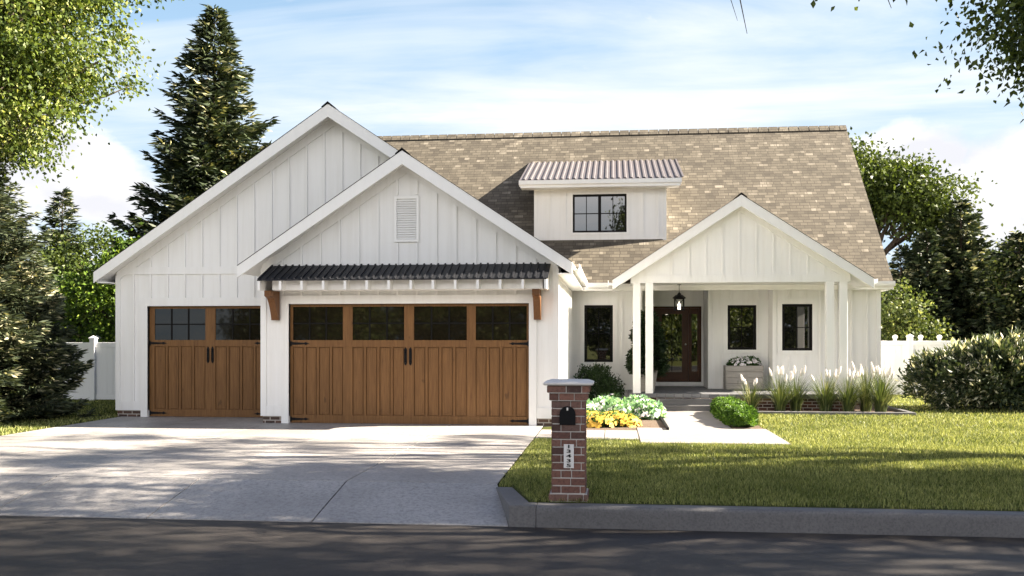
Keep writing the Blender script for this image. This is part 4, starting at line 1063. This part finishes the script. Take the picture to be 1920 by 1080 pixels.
N = 90000; cen = np.stack([rsb.uniform(-8, 38, N), rsb.normal(0, .5, N), rsb.uniform(0, 1, N)**.8*(3.9 + .5*np.sin(np.linspace(0, 1, N)*9))], 1)
v, f = leaves(cen, rsb.normal(size=cen.shape) + np.array([0, -.4, .3]), .30, .10, rsb)
me = np_mesh('foliage', v, f); o = bpy.data.objects.new('foliage', me); me.materials.append(M['needle']); C.objects.link(o); o.parent = root
root = thing('evergreen_hedge', 'dark hedge far behind the left fence and spruces', 'hedge', (-42, 41.5, 0))
me2 = me.copy(); o = bpy.data.objects.new('foliage', me2); C.objects.link(o); o.parent = root; o.scale = (1.1, 1, .9)

# --- big trees on the right of the street; their crowns overhang the view and shade the road
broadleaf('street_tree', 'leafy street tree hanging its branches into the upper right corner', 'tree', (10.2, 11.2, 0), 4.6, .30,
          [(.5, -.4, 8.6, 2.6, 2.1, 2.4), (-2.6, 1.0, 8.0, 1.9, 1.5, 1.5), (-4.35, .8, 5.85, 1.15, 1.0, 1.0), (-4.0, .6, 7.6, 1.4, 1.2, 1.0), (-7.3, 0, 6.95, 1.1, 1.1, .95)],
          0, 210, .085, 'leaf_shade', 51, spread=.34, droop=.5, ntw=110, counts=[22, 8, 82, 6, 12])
st1 = bpy.data.objects['street_tree']
for x_, zb_ in ((-8.8, 5.22), (-7.21, 5.45)):
    q = MB(); q.tube([(0, 0, 4.6), (-3.5, .1, 7.6), (x_ + 1.2, -.1, 7.4), (x_ - .05, -.2, 6.7), (x_ - .12, -.2, 6.1), (x_ + .02, -.22, 5.7), (x_ + .12, -.2, zb_)], [.07, .045, .025, .016, .012, .008, .003], 6, cap=False)
    q.tube([(x_ - .12, -.2, 6.1), (x_ - .10, -.25, 5.7), (x_ + .0, -.3, zb_ + .12)], [.007, .005, .002], 4, cap=False)
    me = q.mesh('hanging_branch'); o = bpy.data.objects.new('hanging_branch', me); me.materials.append(M['bark']); C.objects.link(o); o.parent = st1
broadleaf('street_tree', 'second street tree outside the frame on the right shading the lawn', 'tree', (19.5, 13.0, 0), 3.4, .28,
          [(0, 0, 7.8, 4.4, 2.1, 3.4), (-1, -.4, 5.0, 3.0, 1.5, 1.8), (-2.5, -.2, 9.6, 3.0, 1.8, 2.0)], 0, 150, .17, 'leaf_shade', 52, spread=.42, droop=.3, counts=[90, 44, 46])
broadleaf('street_tree', 'third street tree outside the frame on the right shading the road', 'tree', (12.5, 6.6, -.1), 4.0, .28,
          [(0, 0, 8.4, 4.0, 2.8, 3.4), (3, .2, 6.2, 3.0, 2.2, 2.4), (-3.0, -.6, 12.0, 3.4, 2.4, 2.6)], 0, 170, .17, 'leaf_shade', 53, spread=.44, droop=.3, counts=[17, 7, 6])
broadleaf('street_tree', 'fourth tree outside the frame on the right shading the driveway', 'tree', (15.0, 15.6, 0), 6.5, .28,
          [(0, 0, 12.0, 4.6, 3.2, 2.8), (-2.5, .3, 15.0, 3.4, 2.8, 2.0)], 0, 150, .18, 'leaf_shade', 54, spread=.36, droop=.3, counts=[24, 14])
broadleaf('street_tree', 'fifth tree far outside the frame on the right shading the driveway apron', 'tree', (21.0, 10.0, 0), 6.0, .28,
          [(-2, 0, 14.6, 4.2, 1.8, 3.4), (-5, .5, 12.0, 2.6, 1.5, 2.2)], 0, 150, .18, 'leaf_shade', 55, spread=.42, droop=.3, counts=[30, 4])
# --- across the street, seen only in the window panes
spots = ((-22, -21), (-16, -19), (-10.5, -22), (-5, -18.5), (0.5, -21.5), (6, -19), (11.5, -22), (17, -19.5), (23, -21), (3, -9.5))
names = ('leftmost', 'second', 'third', 'fourth', 'fifth', 'sixth', 'seventh', 'eighth', 'rightmost', 'nearest')
for i, (x, y) in enumerate(spots):
    if i == 0:
        far0 = broadleaf('garden_tree', 'leftmost leafy tree across the street, seen only in the window reflections', 'tree', (x, y, 0), 3.0, .26, [(0, 0, 3.4, 3.6, 2.6, 3.0), (1, .5, 6.4, 3.0, 2.6, 2.4)], 300, 60, .26, 'leaf_back', 61, 'bark_pale', spread=.5, group='garden trees across the street', twigs=False)
    else: dup(far0, (x, y, 0), i*1.7, (1, 1, .66 + .02*i) if i < 9 else (.7, .7, 1.3), names[i] + ' leafy tree across the street, seen only in the window reflections')
# --- garden plants by the house
shrub('shrub', 'dark green rounded shrub under the tall left window', 'shrub', (-.42, 23.7, 0), [(0, 0, .52, .48, .45, .42), (-.28, 0, .66, .28, .3, .34), (.36, 0, .42, .30, .3, .32), (.05, 0, .82, .26, .26, .26)], 9000, .055, 'shrub_dark', 71, .55, nclust=120, spread=.06, up=.7)
cp = conifer('potted_conifer', 'dark cone-shaped conifer growing in the tall pot by the front door', (.86, 24.15, .97), 1.42, .42, 72, 'shrub_dark', .07, 30, 12, 1.0, base=.0, wid=.4, power=.45, ragged=.2, cat='plant')
shrub('flowering_plant', 'white blooms filling the weathered planter box on the porch', 'flowers', (3.42, 25.33, .96), [(0, 0, .07, .42, .18, .18), (.15, 0, .12, .25, .16, .15)], 3600, .07, 'deep_leaf', 73, .6, flowers=[('petal_white', 80, .062, .97)])
wf = [((-.75, 20.6), 'low white-flowered clump nearest the garage wall', 0), ((-.15, 21.4), 'white-flowered clump in the middle of the bed behind the yellow flowers', 1),
      ((.55, 21.6), 'fullest mint-leaved white flower clump beside the porch corner', 0), ((.72, 20.5), 'white flower clump spilling towards the front path edge', 1), ((.1, 20.4), 'small white flower clump just behind the yellow flowers', 1)]
for i, ((x, y), lb, k) in enumerate(wf):
    fl_ = [('petal_white', 150, .055, .95)]
    shrub('white_flower_clump', lb, 'flowers', (x, y, 0), [(0, 0, .08, .42 - .03*i, .42, .26 + .03*(i % 3)), (.12, .1, .16, .25, .25, .17)], 1500, .105, 'mint', 80 + i, .75, shell=.75, group='white flowers in the bed by the porch', flowers=fl_)
shrub('purple_flower_clump', 'dark purple flowers at the back of the bed below the shrub', 'flowers', (-.05, 22.6, 0), [(0, 0, .16, .42, .3, .24)], 900, .08, 'deep_leaf', 90, .6, shell=.7, flowers=[('petal_purple', 50, .05, .85), ('petal_white', 8, .035, .95)])
yf = [((-.72, 18.75), 'yellow flower clump right behind the mailbox pillar'), ((-.28, 18.55), 'yellow flower clump at the front centre of the bed'), ((.17, 18.75), 'yellow flower clump nearest the bare mulch'),
      ((-.5, 19.35), 'yellow flower clump in the back row by the garage wall'), ((.0, 19.4), 'yellow flower clump in the back row towards the front path')]
for i, ((x, y), lb) in enumerate(yf):
    shrub('yellow_flower_clump', lb, 'flowers', (x, y, 0), [(0, 0, .05, .34, .34, .17), (.1, .05, .08, .2, .25, .14)], 1100, .085, 'deep_leaf', 95 + i, .55, shell=.7, group='yellow flowers in the bed by the path', flowers=[('petal_yellow', 150, .06, .97)])
# clipped hedge along the path
rsh = np.random.RandomState(77); hd = thing('box_hedge', 'low clipped bright green hedge along the right side of the front path', 'hedge', (2.50, 20.3, 0))
N = 30000; ty = rsh.rand(N)*2 - 1; an = rsh.uniform(-.3, math.pi + .3, N); endr = np.sqrt(np.clip(1 - np.abs(ty)**5, 0, 1)); lump = 1 + .07*np.sin(ty*17) + .05*np.sin(ty*41 + an*3)
rr = (.84 + .17*rsh.rand(N) + .16*rsh.rand(N)**9)*lump*(1 + .07*np.sin(ty*9 + 2*an) + .05*np.sin(ty*27 - 5*an))
cen = np.stack([np.sign(np.cos(an))*abs(np.cos(an))**.7*.27*rr*endr, ty*2.12, .14 + np.sign(np.sin(an))*abs(np.sin(an))**.75*.24*rr*endr], 1); cen = cen[cen[:, 2] > .0]
nn = np.stack([cen[:, 0]*2.5, ty[:len(cen)]*0, cen[:, 2]], 1) + rsh.normal(size=cen.shape)*.5
v, f = leaves(cen, nn, .048, .034, rsh); me = np_mesh('foliage', v, f); o = bpy.data.objects.new('foliage', me); me.materials.append(M['hedge']); C.objects.link(o); o.parent = hd
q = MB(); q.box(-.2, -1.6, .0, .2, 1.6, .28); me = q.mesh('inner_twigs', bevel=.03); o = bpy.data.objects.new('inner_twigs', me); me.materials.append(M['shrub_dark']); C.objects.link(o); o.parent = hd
# large shrub at the right
shrub('shrub', 'big spreading shrub with pale sunlit tips in front of the right fence', 'shrub', (9.35, 24.2, 0), [(0, 0, .85, 1.75, 1.2, .80), (-1.2, 0, .70, 1.0, .9, .68), (.2, 0, 1.25, .95, .8, .50), (-.75, 0, 1.1, .7, .7, .45), (1.6, .2, 1.0, 1.3, 1.1, .8)], 30000, .15, 'shrub_pale', 75, .34, shell=.62, nclust=620, spread=.10, up=.55)

# --- ornamental grasses
def reed(i, x, y, h, lb, lean=0., npl=6, n=260):
    rs = np.random.RandomState(200 + i); root = thing('ornamental_grass', lb, 'grass plant', (x, y, 0), group='ornamental grasses along the porch base')
    S = 5; V = []; F = []
    for b in range(n):
        az = rs.rand()*6.283; out = h*(.08 + .66*rs.rand()**1.3); L = h*(.50 + .46*rs.rand()); w_ = .007 + .006*rs.rand()
        r0 = .12*rs.rand(); d = np.array([math.cos(az), math.sin(az), 0]); sd = np.array([-d[1], d[0], 0])
        for s in range(S):
            t = s/(S - 1); p = d*(r0 + out*t**1.8) + np.array([lean*t*t, 0, L*(t - .16*t**3*(out/h)*2.6)]); ww = w_*(1 - t*.85)
            V += [p - sd*ww, p + sd*ww]
        k = b*2*S
        F += [(k + 2*s, k + 2*s + 1, k + 2*s + 3, k + 2*s + 2) for s in range(S - 1)]
    me = np_mesh('blades', np.array(V), np.array(F)); o = bpy.data.objects.new('blades', me); me.materials.append(M['reed']); C.objects.link(o); o.parent = root
    for k in range(npl):
        az = rs.rand()*6.283; out = h*(.05 + .34*rs.rand()); d = np.array([math.cos(az), math.sin(az)*.6]); top = h*(.80 + .2*rs.rand()); q = MB()
        pts = [(d[0]*out*t**1.7 + lean*t*t, d[1]*out*t**1.7, top*t) for t in (0, .3, .6, .82)]
        dx, dy = d[0]*out*.35 + lean*.4, d[1]*out*.3
        b0 = pts[-1]; tip = (b0[0] + dx*.5, b0[1] + dy*.5, b0[2] + top*.19)
        q.tube(pts, [.003]*4, 4, 0)
        P = [tuple(b0[j] + (tip[j] - b0[j])*t for j in range(3)) for t in (0, .15, .45, .75, 1)]
        q.tube(P, [.008, .024, .030, .022, .005], 8, 1)
        # fuzzy hairs
        c0 = np.array(b0)[None] + (np.array(tip) - np.array(b0))[None]*rs.rand(70, 1); hd_ = rs.normal(size=(70, 3)); hd_[:, 2] = abs(hd_[:, 2])*.8 + .6
        hv, hf = leaves(c0, hd_, .045, .006, rs); q.add([tuple(a) for a in hv], [tuple(int(j) for j in a) for a in hf], 1)
        me = q.mesh('plume', fix=False); o = bpy.data.objects.new('plume', me); me.materials.append(M['reed']); me.materials.append(M['plume']); C.objects.link(o); o.parent = root
reed(0, 3.22, 22.62, .88, 'shortest grass clump with three plumes nearest the hedge', 0, 4, 200)
reed(1, 3.88, 22.60, 1.08, 'grass clump with upright white plumes below the middle window planter', 0, 6)
reed(2, 4.28, 22.86, 1.10, 'slim grass clump just right of the one below the planter', .05, 5, 190)
reed(3, 4.92, 22.62, 1.08, 'grass clump under the right porch window', 0, 6)
reed(4, 5.42, 22.58, 1.02, 'grass clump in front of the right porch posts', .08, 6)
reed(5, 5.93, 23.05, 1.22, 'tall grass clump set back at the porch corner', 0, 6)
reed(6, 6.15, 22.62, 1.18, 'widest grass clump at the right end of the bed', .10, 9, 380)

# --- lawn blades
def blades():
    rs = np.random.RandomState(9); regs = [(-1.34, 7.5, 9.98, 12.4, 3000, .0046, .050), (-1.34, 8.0, 12.4, 15.9, 2000, .0062, .052), (-1.34, .43, 15.9, 16.2, 1500, .007, .05), (2.88, 9.5, 15.6, 19, 1100, .0085, .050),
        (2.88, 11.0, 19, 21.95, 600, .011, .05), (6.8, 13, 21.95, 29.7, 240, .016, .05), (-16.5, -10.8, 13.0, 24.8, 420, .013, .055)]
    P = []; W = []; H = []
    for x0, x1, y0, y1, dn, w_, h_ in regs:
        n = int((x1 - x0)*(y1 - y0)*dn); p = np.stack([rs.uniform(x0, x1, n), rs.uniform(y0, y1, n)], 1)
        ok = np.ones(n, bool)
        ok &= ~((p[:, 1] < 10.98) & (p[:, 0] < -1.15 - (p[:, 1] - 10.95)*.29 + .0)) | (x0 < -10)
        ok &= ~((p[:, 0] > .44) & (p[:, 0] < 2.88) & (p[:, 1] > 15.65)) | (x0 < -10) | (x0 > 2)
        ok &= ~((abs(p[:, 0] - MX) < .2) & (p[:, 1] > 10.04) & (p[:, 1] < 10.45))
        p = p[ok]; P.append(p); W.append(np.full(len(p), w_)); H.append(h_*(.6 + .7*rs.rand(len(p))))
    P = np.concatenate(P); W = np.concatenate(W)[:, None]; H = np.concatenate(H); n = len(P)
    base = np.concatenate([P, np.full((n, 1), -.004)], 1); az = rs.rand(n)*6.283; sd = np.stack([np.cos(az), np.sin(az), 0*az], 1)
    tip = base + rs.normal(size=(n, 3))*np.array([.016, .016, 0]); tip[:, 2] += H
    mid = base*.5 + tip*.5 + 0; mid[:, :2] -= (tip - base)[:, :2]*.22
    v = np.stack([base - sd*W*.5, base + sd*W*.5, mid + sd*W*.42, mid - sd*W*.42], 1)
    v2 = np.stack([mid - sd*W*.42, mid + sd*W*.42, tip], 1)
    V = np.concatenate([np.stack([base - sd*W*.5, base + sd*W*.5, mid + sd*W*.42, tip, mid - sd*W*.42], 1).reshape(-1, 3)])
    me = np_mesh('grass', V, np.arange(n*5).reshape(-1, 5)); o = bpy.data.objects.new('grass', me); C.objects.link(o); me.materials.append(M['grass'])
    o['kind'] = 'stuff'; o['label'] = 'short green lawn grass around the driveway and front path'; o['category'] = 'grass'
blades()
for o in list(bpy.data.objects):
    if 'origin_pt' in o: del o['origin_pt']
